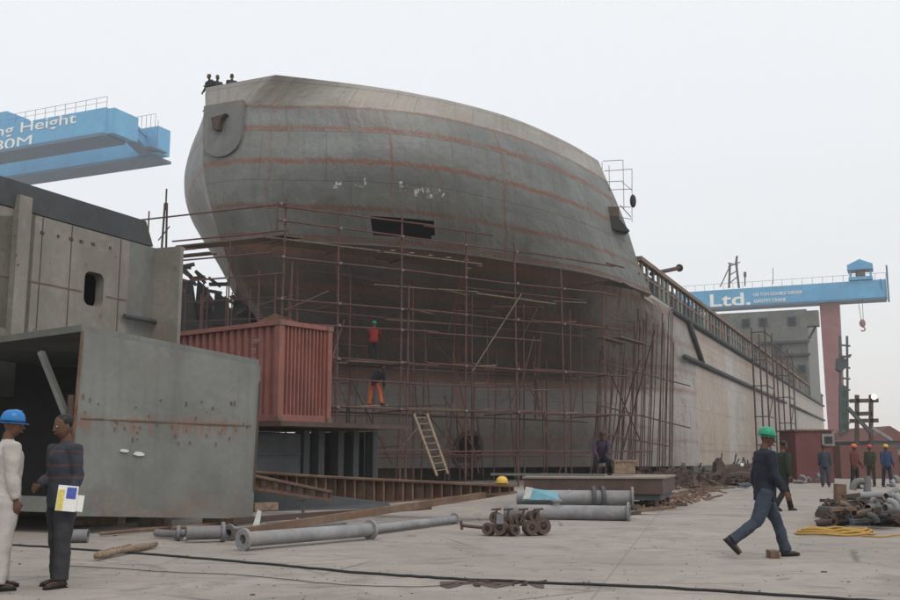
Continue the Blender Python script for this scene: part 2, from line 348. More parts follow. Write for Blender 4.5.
def cr(vals, x, lin0=False):
    n = len(vals); i = min(int(x), n - 2); t = x - i
    if lin0 and i == 0: return lerp(vals[0], vals[1], t)
    a = vals[i - 1] if i > 0 and not (lin0 and i == 1) else 2 * vals[i] - vals[i + 1]
    b = vals[i + 2] if i + 2 < n else 2 * vals[i + 1] - vals[i]
    return cat1(a, vals[i], vals[i + 1], b, t)
def hull_point(tab, lv, k, side, lin=True):
    ss, hs = [], []
    for (z, sf, cp) in tab:
        ss.append(cr([c[0] for c in cp], k, lin)); hh_ = [c[1] for c in cp]
        if side < 0: hh_ = [h_ if i_ == 0 else (min(h_, 1.25) if i_ == 1 else max(h_ - PORT[z], .8)) for i_, h_ in enumerate(hh_)]
        hs.append(cr(hh_, k, lin))
    s = cr(ss, lv); h = cr(hs, lv); z = cr([r[0] for r in tab], lv); sf = cr([r[1] for r in tab], lv)
    zz = z - sf * min(max((s - 33) / 14, 0), 1.25) ** 2
    return s, h, z, W(s, TC + side * h, zz)
def loft_hull(tab, lv0, lv1, nr, nk, kmax, skip=None, kmin_side=-1):
    """mesh with UVs u = arc/100, v = level/20"""
    me_v, me_f, uvs = [], [], []
    cols = [-kmax + 2 * kmax * i / (2 * nk) for i in range(2 * nk + 1)]
    # arc length measured on a mid level
    arc = []; 
    for k in cols:
        s, h, z, P = hull_point(tab, (lv0 + lv1) / 2, abs(k), 1 if k >= 0 else -1); arc.append(P)
    L = [0]
    for i in range(1, len(arc)): L.append(L[-1] + (arc[i] - arc[i - 1]).length)
    mid = L[nk]; L = [x - mid for x in L]
    for r in range(nr + 1):
        lv = lerp(lv0, lv1, r / nr)
        for i, k in enumerate(cols):
            s, h, z, P = hull_point(tab, lv, abs(k), 1 if k >= 0 else -1); me_v.append(P); uvs.append((L[i] / 100, z / 20))
    n = len(cols)
    for r in range(nr):
        for i in range(n - 1):
            f = (r * n + i, r * n + i + 1, (r + 1) * n + i + 1, (r + 1) * n + i)
            c = sum((me_v[j] for j in f), Vector()) / 4
            if skip and skip(c): continue
            me_f.append(f)
    return me_v, me_f, uvs
def hull_obj(name, data, mat, parent):
    v, f, uv = data; mb = MB(); mb.v = v; mb.f = f
    me = bpy.data.meshes.new(name); me.from_pydata([tuple(x - OFF[parent.name]) for x in v], [], f); me.update()
    l = me.uv_layers.new(name='UVMap')
    for p in me.polygons:
        p.use_smooth = True
        for li in p.loop_indices: l.data[li].uv = uv[me.loops[li].vertex_index]
    me.materials.append(M[mat]); o = bpy.data.objects.new(name, me); col.objects.link(o); o.parent = parent; OFF[o.name] = OFF[parent.name]
    return o
ship = thing('ship', 'huge grey unpainted ship hull with bluff bow, standing on the slip behind red scaffolding', 'ship', W(60, TC, 0))
def to_px(P):
    x, y, z = P[0], P[1], P[2] - EYE; dz = y * CT + z * ST; return 450 + F * x / dz, 300 - F * (-y * ST + z * CT) / dz
def skip_up(c):
    u, v = to_px(c); return 371 < u < 433 and 214 + (u - 371) * .09 < v < 233 + (u - 371) * .09 and (c.dot(N)) > TC
hull_obj('bow_shell', loft_hull(UP, 1, 5, 34, 150, 5, skip_up), 'hull_up', ship)
kv = [hull_point(UP, 5, abs(k) / 12, -1 if k < 0 else 1)[3] for k in range(-60, 61)] + [hull_point(LOW, 0, abs(k) / 12, -1 if k < 0 else 1)[3] - Z * .04 for k in range(-60, 61)]
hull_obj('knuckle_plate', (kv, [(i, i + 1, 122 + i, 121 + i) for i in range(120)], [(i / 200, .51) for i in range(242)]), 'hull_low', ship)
hull_obj('bulwark', loft_hull(UP, 0, 1, 4, 60, 5), 'hull_bulwark', ship)
# thruster tunnel
_, _, _, TP = hull_point(LOW, 5.0, 2.95, 1)
best = min(((abs(to_px(hull_point(LOW, a / 20, b / 40, 1)[3])[0] - 467) + abs(to_px(hull_point(LOW, a / 20, b / 40, 1)[3])[1] - 450), a / 20, b / 40) for a in range(70, 120) for b in range(40, 200)))
TP = hull_point(LOW, best[1], best[2], 1)[3]
ta = hull_point(LOW, best[1], best[2] + .15, 1)[3] - hull_point(LOW, best[1], best[2] - .15, 1)[3]; ta.z = 0; ta.normalize()
tu = hull_point(LOW, best[1] - .25, best[2], 1)[3] - hull_point(LOW, best[1] + .25, best[2], 1)[3]
tn = ta.cross(tu).normalized()
if tn.dot(N) < 0: tn = -tn
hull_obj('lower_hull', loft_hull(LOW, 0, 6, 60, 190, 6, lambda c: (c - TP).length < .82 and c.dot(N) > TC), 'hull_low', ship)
mb = MB(); mb.ring(TP + tn * .1, TP - tn * 1.6, 1.02, .86, 40)
tt = obj('thruster_tunnel', mb, 'rust_dark', ship, 'auto')
obj('tunnel_wall', MB().tube(TP - tn * 1.6, TP - tn * 1.55, 1.1, 24), 'steel_black', tt)
# opening coaming in the bow shell: inner box set back
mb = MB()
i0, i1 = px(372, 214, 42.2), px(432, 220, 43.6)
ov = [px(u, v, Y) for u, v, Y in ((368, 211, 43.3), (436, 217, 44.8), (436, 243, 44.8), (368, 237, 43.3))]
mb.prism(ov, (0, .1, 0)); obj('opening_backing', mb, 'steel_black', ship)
# decks (keep the inside dark)
ring = [hull_point(UP, 1.15, k / 8, -1)[3] for k in range(40, 0, -1)] + [hull_point(UP, 1.15, k / 8, 1)[3] for k in range(0, 41)]
mb = MB(); mb.add(ring, [tuple(range(len(ring)))]); obj('forecastle_deck', mb, 'steel_dark', ship)
mb = MB(); mb.hexa([W(47.0, TC - 8.5, 10), W(47.1, TC - 8.5, 10), W(47.1, TC + 11.8, 10), W(47.0, TC + 11.8, 10)],
                   [W(47.0, TC - 8.5, 14.5), W(47.1, TC - 8.5, 14.5), W(47.1, TC + 11.8, 14.5), W(47.0, TC + 11.8, 14.5)])
obj('bulkhead', mb, 'steel', ship)
TW = TC + HB
mb = MB(); mb.add([W(47, TC - 11 + .2, 9.6), W(47, TW - .2, 9.6), W(178, TW - .2, 9.6), W(178, TC - 11 + .2, 9.6)], [(0, 1, 2, 3)])
obj('main_deck', mb, 'steel_dark', ship)
# parallel side
def side_wall(tt_, name):
    v = [W(s, tt_, z) for z in (.7, 5, 9.75) for s in (64, 90, 120, 150, 178)]
    uvv = [((s - 50) / 100, z / 20) for z in (.7, 5, 9.75) for s in (64, 90, 120, 150, 178)]
    f = [(r * 5 + i, r * 5 + i + 1, r * 5 + 6 + i, r * 5 + 5 + i) for r in range(2) for i in range(4)]
    n = len(v); v += [W(50.3, tt_, 9.3), W(64, tt_, 9.3), W(64, tt_, 9.75), W(50.3, tt_, 9.75)]; uvv += [(-.006, .465), (.14, .465), (.14, .4875), (-.006, .4875)]
    f.append((n, n + 1, n + 2, n + 3))
    return hull_obj(name, (v, f, uvv), 'hull_side', ship)
M['hull_side'].name = 'hull_side_paint'
side_wall(TW, 'side_plating'); side_wall(TC - 11, 'side_plating')
mb = MB(); mb.add([W(178, TC - 11, .7), W(178, TW, .7), W(178, TW, 11.3), W(178, TC - 11, 11.3)], [(0, 1, 2, 3)]); obj('stern_plating', mb, 'steel', ship)
# dark strip under the side, put in for the shade at the keel blocks
mb = MB(); mb.box(W(120, TW - .5, .35), (1, 116, .7), (N, D, Z)); obj('keel_shade_strip', mb, 'steel_dark', ship)
# gunwale: top rail, mid rail, posts
mb = MB(); mb.bar(W(49.3, TW + .03, 11.2), W(178, TW + .03, 11.2), .3, .22); obj('gunwale_rail', mb, 'rusty', ship)
mb = MB(); mb.bar(W(49.3, TW + .01, 10.42), W(178, TW + .01, 10.42), .06, .1)
obj('middle_rail', mb, 'rusty', ship)
s = 50.0; i = 0
while s < 177 and i < 98:
    w = random.choice((.3, .42, .5, .62)); mb = MB(); mb.bar(W(s, TW - .02, 9.75), W(s, TW - .02, 11.1), w, .1, up=N)
    obj('gunwale_post', mb, random.choice(['steel', 'rusty', 'steel_dark', 'steel_light']), ship); s += random.uniform(1.05, 1.5); i += 1
mb = MB()
mb.box(W(67, TW - .75, 10.45), (.12, 36, 1.5), (N, D, Z)); mb.box(W(120, TW - 2.6, 10.6), (.15, 70, 1.9), (N, D, Z)); obj('hatch_coaming', mb, 'steel_dark', ship)
# rubbing strakes
for (s0, s1, z) in ((57, 178, 9.5), (60, 117, 7.15), (122, 178, 7.15)):
    mb = MB(); mb.loft([W(s0, TW + .12, z), W(s1, TW + .12, z)], [.17, .17], n=10); obj('rubbing_strake', mb, 'steel_dark', ship, True)
mb = MB(); mb.loft([W(61.7, TW + .12, 9.4), W(66, TW + .12, 7.2)], [.16, .16], n=10); obj('strake_brace', mb, 'steel_dark', ship, True)
M['hawse'] = painted('hawse_plate_paint', (.19, .2, .195), rust=.2)
# hawse plate (U shaped) at the stem, with the hook in it
def front_pt(u, v, off=.05):
    bst = None
    for a in range(8, 110):
        for b in range(-60, 61, 2):
            lv = a / 22; k = b / 40
            P = hull_point(UP, lv, abs(k), 1 if k >= 0 else -1)[3]; q = to_px(P); e = abs(q[0] - u) + abs(q[1] - v)
            if bst is None or e < bst[0]: bst = (e, P)
    return bst[1]
cU = W(33.1, TC, 14.75) + D * .0; tx = N; 
poly = []
hw = .98
for (x, z) in [(-hw, 1.25), (hw, 1.25)] + [(hw * math.cos(a), -.25 - .85 * math.sin(a)) for a in [math.pi * i / 12 for i in range(13)]]:
    poly.append(cU + tx * x + Z * z)
mb = MB(); mb.prism([p - D * .2 for p in poly], D * .25); hp = obj('hawse_plate', mb, 'hawse', ship)
mb = MB(); c0 = cU - D * .21 + Z * .35 - N * .1
mb.prism([c0 + N * -.3 + Z * .22, c0 + N * .45 + Z * .3, c0 + N * .2 + Z * .08, c0 + N * .12 - Z * .35, c0 - N * .18 - Z * .3, c0 - N * .22 + Z * .0], -D * .25)
obj('hawse_hook', mb, 'rust_dark', hp)
# block of decks aft
def dh_px(u, v): # point on plane s=150
    x, z = ray(u, v); Y = 150 / (D.x * x + D.y); return Vector((x * Y, Y, z * Y + EYE))
pa = dh_px(806, 309); zt = pa.z
tR = pa.dot(N); dk = obj('deckhouse', MB().hexa([W(150, TC - 12.5, 9.6), W(150, tR, 9.6), W(170, tR, 9.6), W(170, TC - 12.5, 9.6)],
    [W(150, TC - 12.5, zt), W(150, tR, zt), W(170, tR, zt), W(170, TC - 12.5, zt)]), 'steel', ship)
for v in (343, 356):
    q = dh_px(770, v).z; obj('deck_ledge', MB().box(W(149.8, (TC - 12.5 + tR) / 2, q), (tR - TC + 13, .6, .35), (N, D, Z)), 'steel_dark', dk)
for (u, v) in ((700, 324), (722, 324), (746, 323), (763, 322), (792, 321), (752, 349), (778, 349), (802, 369), (790, 378)):
    q = dh_px(u, v); fr = obj('window', MB().box(W(149.95, q.dot(N), q.z), (1.2, .12, 1.3), (N, D, Z)), 'steel_dark', dk)
    obj('pane', MB().box(W(149.86, q.dot(N), q.z), (.8, .1, .9), (N, D, Z)), 'glass', fr)
obj('bridge_wing', MB().box(W(151, tR + .8, dh_px(812, 318).z), (1.6, 2, 2.2), (N, D, Z)), 'steel', dk)
obj('bridge_wing_strut', MB().bar(W(151, tR + .1, dh_px(812, 338).z), W(151, tR + 1.4, dh_px(812, 322).z), .3, .3), 'steel_dark', dk)
# clutter on the deckhouse side: rails
mb = MB()
for i in range(30):
    s = 118 + i * 1.6; mb.tube(W(s, TW - .1, 11.2), W(s, TW - .1, 12.4), .04, 4)
mb.tube(W(118, TW - .1, 12.4), W(166, TW - .1, 12.4), .05, 4); mb.tube(W(118, TW - .1, 11.8), W(166, TW - .1, 11.8), .04, 4)
obj('guard_rail', mb, 'rust_dark', ship)
# davit beam sticking out over the gunwale
mb = MB(); a = px(651, 274, 54.5); b = px(679, 268, 56.5); mb.tube(a, b, .12, 10); mb.ring(b, b + (b - a).normalized() * .1, .22, .05, 12)
obj('deck_beam', mb, 'rust_dark', ship)
# keel blocks
for i in range(10):
    s = 46 + i * 4; obj('keel_block', MB().box(W(s, TC + 1.5, .35), (1.6, 1.2, .7), (N, D, Z)), 'plank', ship)

# ------------------------------------------------------------------ scaffolds
def coupler(P, parent): return obj('coupler', MB().box(P, (.09, .09, .09)), 'pipe2', parent)
def pole(name, a, b, parent, r=.035, mat='pole', n=6):
    return obj(name, MB().tube(a, b, r, n), mat, parent)
A0 = Vector((-6.35, 37.2, 0)); AD = Vector((.84, .54, 0)).normalized(); AN = Vector((-AD.y, AD.x, 0))
def A(k, off, z): return A0 + AD * k + AN * off + Z * z
bs = thing('scaffold', 'large red tube scaffold with plank decks wrapping the front of the big hull', 'scaffold', A0)
ks = [0, .3, 2.4, 5.2, 5.45, 8.3, 11.0, 13.6, 16.0]
tops = [11.1, 9.6, 10.9, 11.0, 8.2, 10.8, 10.6, 9.6, 8.6]
for k, tp in zip(ks, tops):
    ln = random.uniform(-.12, .12); pole('upright_pole', A(k, 0, 1.6 if k < 5 else .0), A(k + ln, 0, tp - 1 * (k == .3)), bs, .042)
for k in (1.3, 3.6, 6.6, 9.5, 12.3, 15.0):
    hh = 9.0 - .06 * k; pole('upright_pole', A(k, 1.3, .2), A(k + random.uniform(-.1, .1), 1.3, hh), bs, .035)
for k in (3, 4.2, 6.0, 7.4, 8.8, 10.4, 11.8, 13.2, 14.6):
    hh = 5.2 + random.uniform(-.5, 1.6) + .05 * k; pole('upright_pole', A(k, 3.2 + k * .13, .2), A(k + random.uniform(-.2, .2), 3.2 + k * .1, hh), bs, .035)
LZ = [(10.75, 0, 9.5), (10.15, 0, 17), (8.75, 0, 16.5), (7.15, 0, 17), (6.3, 1.5, 12), (5.0, 1.5, 17), (4.2, 2, 9.5), (3.15, .5, 18), (1.5, 2, 18.5)]
for j, (z, k0, k1) in enumerate(LZ):
    k = k0
    while k < k1 - .5:
        e = min(k + random.uniform(5, 7), k1); dz = random.uniform(-.06, .06)
        pole('ledger', A(k - .25, -.06 - .04 * (j % 2), z + dz), A(e + .25, -.06 - .04 * (j % 2), z - dz), bs, .036); k = e
for z in (8.6, 7.0, 4.9, 3.05, 1.4):
    pole('ledger', A(1, 1.3, z), A(16, 1.3, z + random.uniform(-.2, .2)), bs, .03)
for z in (5.3, 3.0, 1.2):
    pole('ledger', A(3.5, 3.6, z), A(15.8, 4.9, z + .1), bs, .03)
for k in ks[::2]:
    for z in (9.35, 7.2, 4.95, 3.1): pole('transom', A(k + .05, -.2, z), A(k + .05, 2.6 if z < 8 else 1.6, z), bs, .03)
for (k0, z0, k1, z1, off) in ((8.6, 4.8, 11.2, 8.3, -.1), (.1, 6.7, 1.9, 7.6, -.1), (11.2, 3.1, 12.4, 6.6, .6), (9.3, .6, 8.0, 5.6, .5), (13.2, 2.8, 11.6, 5.4, .8), (5.5, 1, 3.5, 4.5, 1.2), (14, .4, 15.4, 5, 1)):
    pole('brace', A(k0, off, z0), A(k1, off, z1), bs, .03, 'plank' if k0 == 8.6 else 'pole')
# decks
def deck(k0, k1, z, parent, off=.75, w=1.2, sl=0.0, fn=A, mat='plank'):
    for i in range(4):
        mb = MB(); o_ = off - w / 2 + (i + .5) * w / 4; j = random.uniform(-.3, .3)
        mb.bar(fn(k0 + j, o_, z), fn(k1 + j, o_, z + sl), w / 4 - .03, .05); obj('plank', mb, mat, parent)
deck(-.2, 4.6, 9.5, bs); deck(4.4, 9.2, 9.45, bs, w=1.5); deck(2.2, 8.5, 3.2, bs); deck(3.0, 5.6, 4.98, bs)
deck(8.7, 13.0, 8.15, bs, .4, .8, -.1); deck(9.0, 16.5, 3.18, bs, 1.2, .5); deck(10.5, 15, 5.1, bs, 1.2, .5)
for i in range(5):
    k = 4.8 + i * .9; obj('plank', MB().bar(A(k, .0, 9.55), A(k + .35, 1.4, 9.62), .18, .04), 'timber', bs)
for (k, z) in [(k, z) for k in (0, 2.4, 5.2, 8.3, 11.0, 13.6) for z in (10.15, 8.75, 7.15, 5.0, 3.15)][:30] + [(2.4, 6.3), (5.2, 6.3)]: coupler(A(k, -.12, z), bs)
rs = random.Random(21)
for i in range(30):
    k = rs.uniform(.5, 16.2); o1 = rs.uniform(.4, 4.2) + k * .06; z0 = rs.choice((.2, .2, 1.5, 3.1)); z1 = min(z0 + rs.uniform(2.5, 6), 8.8 - o1 * .5)
    pole('upright_pole', A(k, o1, z0), A(k + rs.uniform(-.35, .35), o1 + rs.uniform(-.2, .2), z1), bs, rs.choice((.024, .03, .034)), rs.choice(('pole', 'pole_dark', 'rust_dark')))
for i in range(26):
    k = rs.uniform(0, 13); L = rs.uniform(2, 4.5); z = rs.choice((1.5, 3.1, 4.2, 5, 6.2, 7.1, 8.0, 8.7)) + rs.uniform(-.25, .25); o1 = rs.uniform(-.1, 3.2)
    pole('ledger', A(k, o1, z), A(k + L, o1 + rs.uniform(-.3, .3), z + rs.uniform(-.3, .3)), bs, rs.choice((.02, .028)), rs.choice(('pole', 'pole_dark', 'rusty')))
for i in range(14):
    k = rs.uniform(1, 15); z = rs.choice((.4, 1.5, 3.1, 5, 6.5)); o1 = rs.uniform(-.1, 2.5)
    pole('brace', A(k, o1, z), A(k + rs.uniform(-2.2, 2.2), o1, z + rs.uniform(1.2, 2.6)), bs, .026, rs.choice(('pole', 'pole_dark', 'rusty')))
for i in range(16):
    k = rs.uniform(3, 15); z = rs.choice((3.22, 5.05, 7.2, 8.2, 9.58 if k < 9 else 3.22)); a_ = rs.uniform(-.5, .5)
    obj('plank', MB().bar(A(k, rs.uniform(0, .8), z), A(k + rs.uniform(.6, 2.2), rs.uniform(0, 1.6), z + rs.uniform(-.02, .12)), .2, .04), rs.choice(('plank', 'timber', 'rust_dark')), bs)
# left wing
ls = thing('scaffold', 'thin tube scaffold with rails running left from the bow over the red container', 'scaffold', A0)
def B(k, off, z): return A0 - N * k + D * off + Z * z
for k, t0, t1 in ((.25, 3.2, 8.2), (1.0, 3.2, 8.3), (2.4, 2, 9.6), (3.7, 2, 7.6), (4.9, 2, 8.0), (6.1, 2, 9.3), (6.5, 2, 11.2)): pole('upright_pole', B(k, 0, t0), B(k + .03, 0, t1), ls, .035)
for k in (.6, 3.0, 4.2, 5.3): pole('upright_pole', B(k, 1.0, 2), B(k, 1.0, 7.0 + .25 * k), ls, .028)
for z in (5.0, 6.6, 7.4): pole('ledger', B(0, 1.0, z), B(6.6, 1.0, z + .1), ls, .026, 'pole_dark')
for k in (1.6, 3.2, 4.4, 5.6): pole('upright_pole', B(k, 2.5, 1), B(k, 2.5, 7.2 + .3 * k), ls, .03)
for (z, k0, k1) in ((10.8, -.2, 7.6), (9.75, -.3, 5.2), (8.95, .2, 6.8), (9.4, 4, 7.4), (8.1, -.2, 6.6), (5.9, 0, 6.8), (5.3, 1.5, 6.8), (4.8, 0, 6.8)): pole('ledger', B(k0, -.08, z), B(k1, -.08, z + .05), ls, .034)
deck(-.2, 5.0, 9.65, ls, .5, .8, 0, B); deck(3.8, 7.2, 9.3, ls, .5, .5, 0, B)
pole('upright_pole', A0 + Z * 9.7 + AD * -.25, A0 + Z * 10.9 + AD * -.25, ls, .035)
for k, z in ((-.0, 10.8), (2.4, 8.1), (2.4, 5.9), (6.1, 5.9), (6.1, 8.95)): coupler(B(k, -.14, z), ls)
# mast behind the module
mp_ = px(165, 225, 40); ms = thing('mast', 'slim dark lattice mast rising behind the grey module at the left', 'mast', (mp_.x, mp_.y, 0))
zt2 = px(165, 196, 40).z
for dx in (-.28, .28): pole('mast_leg', (mp_.x + dx, mp_.y, 2), (mp_.x + dx * .15, mp_.y, zt2 - .3), ms, .05, 'pole_dark')
pole('mast_tip', (mp_.x, mp_.y, zt2 - .6), (mp_.x, mp_.y, zt2 + .3), ms, .04, 'pole_dark')
for i in range(6): pole('mast_brace', (mp_.x - .25, mp_.y, 5 + i), (mp_.x + .2, mp_.y, 5.6 + i), ms, .025, 'pole_dark')
# shoulder scaffold : leaning poles standing close to the lower hull right of the bow
ss_ = thing('scaffold', 'dense cluster of leaning dark scaffold poles against the hull shoulder beside the fore end', 'scaffold', W(52, -12, 0))
for i in range(34):
    u0 = 590 + i * 2.5 + random.uniform(-2, 2); Y = 48 + i * .22 + random.uniform(-1, 1)
    top = random.uniform(300, 350) if u0 > 625 else random.uniform(330, 372)
    lean = random.uniform(3, 13) * (1 if i < 18 else .6)
    a = px(u0 - 1, 456, Y); a.z = .05; b = px(u0 + lean, top, Y + .6)
    pole('upright_pole', a, b, ss_, .024 if i % 3 else .036, 'pole_dark' if i % 3 else 'pole')
for (u0, v0, u1, v1) in ((606, 335, 652, 347), (600, 362, 690, 386), (598, 405, 690, 428), (603, 434, 668, 446), (612, 318, 640, 324)):
    pole('ledger', px(u0, v0, 48), px(u1, v1, 55), ss_, .04)
for (u0, v0, u1, v1) in ((600, 350, 640, 440), (640, 360, 610, 450), (655, 330, 620, 460)): pole('brace', px(u0, v0, 48), px(u1, v1, 51), ss_, .035)
for u in (612, 630): obj('plank', MB().bar(px(u - 14, 337, 47.5), px(u + 12, 344, 49), .5, .05), 'plank', ss_)
# access towers against the long side
at = thing('scaffold', 'tall ladder-like access scaffold standing against the long pale hull side', 'scaffold', W(92, TW + 1.6, 0))
ug = []
for (s, t) in ((88.5, 1.5), (88.5, .4), (93.5, 1.5), (93.5, .4), (107, 1.5), (107, .4), (112, 1.5), (112, .4)):
    p = pole('upright_pole', W(s, TW + t, 0), W(s, TW + t, 12.2), at, .075, 'rust_dark')
for z in (2.2, 4.6, 7.2, 9.4, 11.8):
    for s0 in (88.5, 107):
        pole('ledger', W(s0 - .3, TW + 1.5, z), W(s0 + 5.3, TW + 1.5, z), at, .06, 'rust_dark'); pole('transom', W(s0, TW + .3, z), W(s0, TW + 1.6, z), at, .05, 'rust_dark')
for s0 in (89, 107.5): pole('brace', W(s0, TW + 1.5, 4.6), W(s0 + 4.5, TW + 1.5, 7.2), at, .05, 'rust_dark')
pole('ledger', W(93.5, TW + 1.5, 11.4), W(107, TW + 1.5, 11.4), at, .06, 'rust_dark')
# hanging cage scaffold on the aft edge of the bow shell
hs = thing('hanging_scaffold', 'small light cage scaffold hanging on the aft edge of the raised bow', 'scaffold', px(618, 222, 48.5))
cY = 48.4
for (u, t, b_) in ((609, 165, 215), (623, 160, 210), (632, 169, 222), (602, 162, 208)):
    pole('upright_pole', px(u, t, cY), px(u + (1 if u < 625 else 0), b_, cY), hs, .014, 'steel_dark')
for (u0, v0, u1, v1) in ((603, 161, 623, 160), (604, 171, 632, 169), (602, 182, 623, 181), (605, 190, 632, 189), (609, 207, 631, 207), (601, 200, 612, 202), (610, 216, 631, 219)):
    pole('ledger', px(u0, v0, cY), px(u1, v1, cY + .3), hs, .015, 'pole_dark')
pole('brace', px(620, 205, cY), px(631, 217, cY), hs, .02, 'pole_dark')
pole('brace', px(622, 182, cY), px(632, 190, cY), hs, .014, 'steel_dark')
mb = MB(); mb.prism([px(602, 221, cY - .6), px(606, 215, cY - .6), px(618, 217, cY - .6), px(630, 231, cY - .6), px(616, 230, cY - .6)], (.0, 1.5, .1)); obj('net_bundle', mb, 'steel_black', hs)
mb = MB(); mb.box(px(610, 213, cY - .3), (.8, .6, .5)); obj('tool_crate', mb, 'rust_dark', hs)
mb = MB(); mb.ellip(px(633, 201, cY), .16, .16, .34); obj('hanging_lamp', mb, 'steel_black', hs, True)

# ------------------------------------------------------------------ gantry cranes
def letters(name, body, size, mat, thick=.03, bold=.0, right=False):
    c = bpy.data.curves.new(name, 'FONT'); c.body = body; c.size = size; c.extrude = thick; c.offset = bold
    if right: c.align_x = 'RIGHT'
    tmp = bpy.data.objects.new(name, c); col.objects.link(tmp); bpy.context.view_layer.update()
    me = bpy.data.meshes.new_from_object(tmp.evaluated_get(bpy.context.evaluated_depsgraph_get()))
    bpy.data.objects.remove(tmp); bpy.data.curves.remove(c); me.materials.clear(); me.materials.append(M[mat]); me.name = name
    o = bpy.data.objects.new(name, me); col.objects.link(o); return o
def text(name, body, P, size, parent, mat='white', sx=1.0, bold=.0, right=False):
    o = letters(name, body, size, mat, .03, bold, right)
    m = Matrix((( N.x * sx, 0, -D.x, 0), (N.y * sx, 0, -D.y, 0), (0, 1, 0, 0), (0, 0, 0, 1)))
    o.parent = parent; loc = P - OFF[parent.name]; o.matrix_local = Matrix.Translation(loc) @ m
    return o
def onS(u, v, s):  # point on the vertical plane at distance s along the ship axis
    x, z = ray(u, v); Y = s / (D.x * x + D.y); return Vector((x * Y, Y, z * Y + EYE))
# left, near crane: two girders
sL = onS(106, 107, 1).dot(D); 
PA = px(106, 107, 250); sL = PA.dot(D); zT = PA.z; zB = onS(106, 133, sL).z; tE = PA.dot(N)
lc = thing('gantry_crane', 'blue twin girder gantry crane reaching in from the left edge over the grey module', 'crane', W(sL, tE - 60, 0))
obj('front_girder', MB().hexa([W(sL, tE - 120, zB), W(sL, tE, zB), W(sL + 7, tE + .0, zB), W(sL + 7, tE - 120, zB)], [W(sL, tE - 120, zT), W(sL, tE, zT), W(sL + 7, tE, zT), W(sL + 7, tE - 120, zT)]), 'blue', lc)
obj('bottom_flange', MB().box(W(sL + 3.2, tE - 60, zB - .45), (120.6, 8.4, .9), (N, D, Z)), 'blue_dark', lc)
s2 = sL + 20
PB = onS(158, 128, s2); tE2 = PB.dot(N); zT2 = PB.z; zB2 = min(onS(167, 152, s2).z, zB)
obj('rear_girder', MB().hexa([W(s2, tE2 - 130, zB2), W(s2, tE2 - 6, zB2), W(s2 + 7, tE2 - 6, zB2), W(s2 + 7, tE2 - 130, zB2)], [W(s2, tE2 - 130, zT), W(s2, tE2 - 6, zT), W(s2 + 7, tE2 - 6, zT), W(s2 + 7, tE2 - 130, zT)]), 'blue', lc)
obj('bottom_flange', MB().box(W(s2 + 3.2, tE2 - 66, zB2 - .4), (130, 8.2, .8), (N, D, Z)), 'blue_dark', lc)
obj('end_cabin', MB().box(W(s2 + 1, tE2 - 2, (zT2 + zB2) / 2), (7, 5, zT2 - zB2), (N, D, Z)), 'blue', lc)
obj('end_box', MB().box(W(sL + 5, tE + 1.2, lerp(zB, zT, .48)), (2.6, 9, (zT - zB) * .95), (N, D, Z)), 'blue', lc)
tz0, tz1 = zB + .6, zB + 5
def Q(f, z): return W(lerp(sL + 9, s2 - 2, f), tE + 1.5 + (tE2 - tE - 4) * f, z)
for z in (tz0, tz0 + 1.4, tz1): obj('truss_chord', MB().bar(Q(0, z), Q(1, z), .9, .7), 'blue', lc)
for i in range(8):
    f = i / 7; obj('truss_post', MB().bar(Q(f, tz0), Q(f, tz1), .45, .45), 'blue', lc)
    if i < 7: obj('truss_brace', MB().bar(Q(f, tz0 if i % 2 else tz1), Q(f + 1 / 7, tz1 if i % 2 else tz0), .4, .4), 'blue', lc)
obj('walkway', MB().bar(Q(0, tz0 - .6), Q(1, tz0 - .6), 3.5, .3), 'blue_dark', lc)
zf = onS(0, 112, sL).z
obj('machine_house', MB().box(W(sL + 4, onS(6, 125, sL).dot(N) - 10, zT + 2.0), (20, 8, 4.2), (N, D, Z)), 'blue', lc)
mb = MB()
for i in range(20): mb.tube(W(sL + .3, tE - i * 3.6 + 0, zT), W(sL + .3, tE - i * 3.6, zT + 3.0), .07, 4)
mb.tube(W(sL + .3, tE, zT + 3.0), W(sL + .3, tE - 68, zT + 3.0), .06, 4); mb.tube(W(sL + .3, tE, zT + 1.6), W(sL + .3, tE - 68, zT + 1.6), .05, 4)
obj('guard_rail', mb, 'rusty', lc)
mb = MB()
for i in range(5): mb.tube(W(s2 - 3, tE2 + 1.6 - i * 1.6, zT2 - 1), W(s2 - 3, tE2 + 1.6 - i * 1.6, zT2 + 3.0), .07, 4)
mb.tube(W(s2 - 3, tE2 + 1.6, zT2 + 3), W(s2 - 3, tE2 - 5, zT2 + 3), .06, 4); mb.box(W(s2 - 2, tE2 + 1.2, zB2 + .4), (3.2, 6, .4), (N, D, Z)); mb.tube(W(s2 - 3, tE2 + 2.6, zB2), W(s2 - 3, tE2 + 2.6, zT2 + 1), .08, 4)
obj('end_rail', mb, 'blue_dark', lc)
for (st, uR, v, sz, bx, bo) in (('Lifting Height', 76, 122.5, 4.1, 1.85, .02), ('80M', 33, 144.5, 4.1, 2.05, .0)):
    P = onS(uR, v, sL - .12); t = text('lettering', st, P, sz, lc, sx=bx, bold=bo, right=True)
# a leg far to the left carries it (out of the picture)
for s_ in (sL + 4, s2 + 3): obj('crane_leg', MB().bar(W(s_, tE - 95, 0), W(s_, tE - 95, zB - .9), 5, 4), 'redleg', lc)

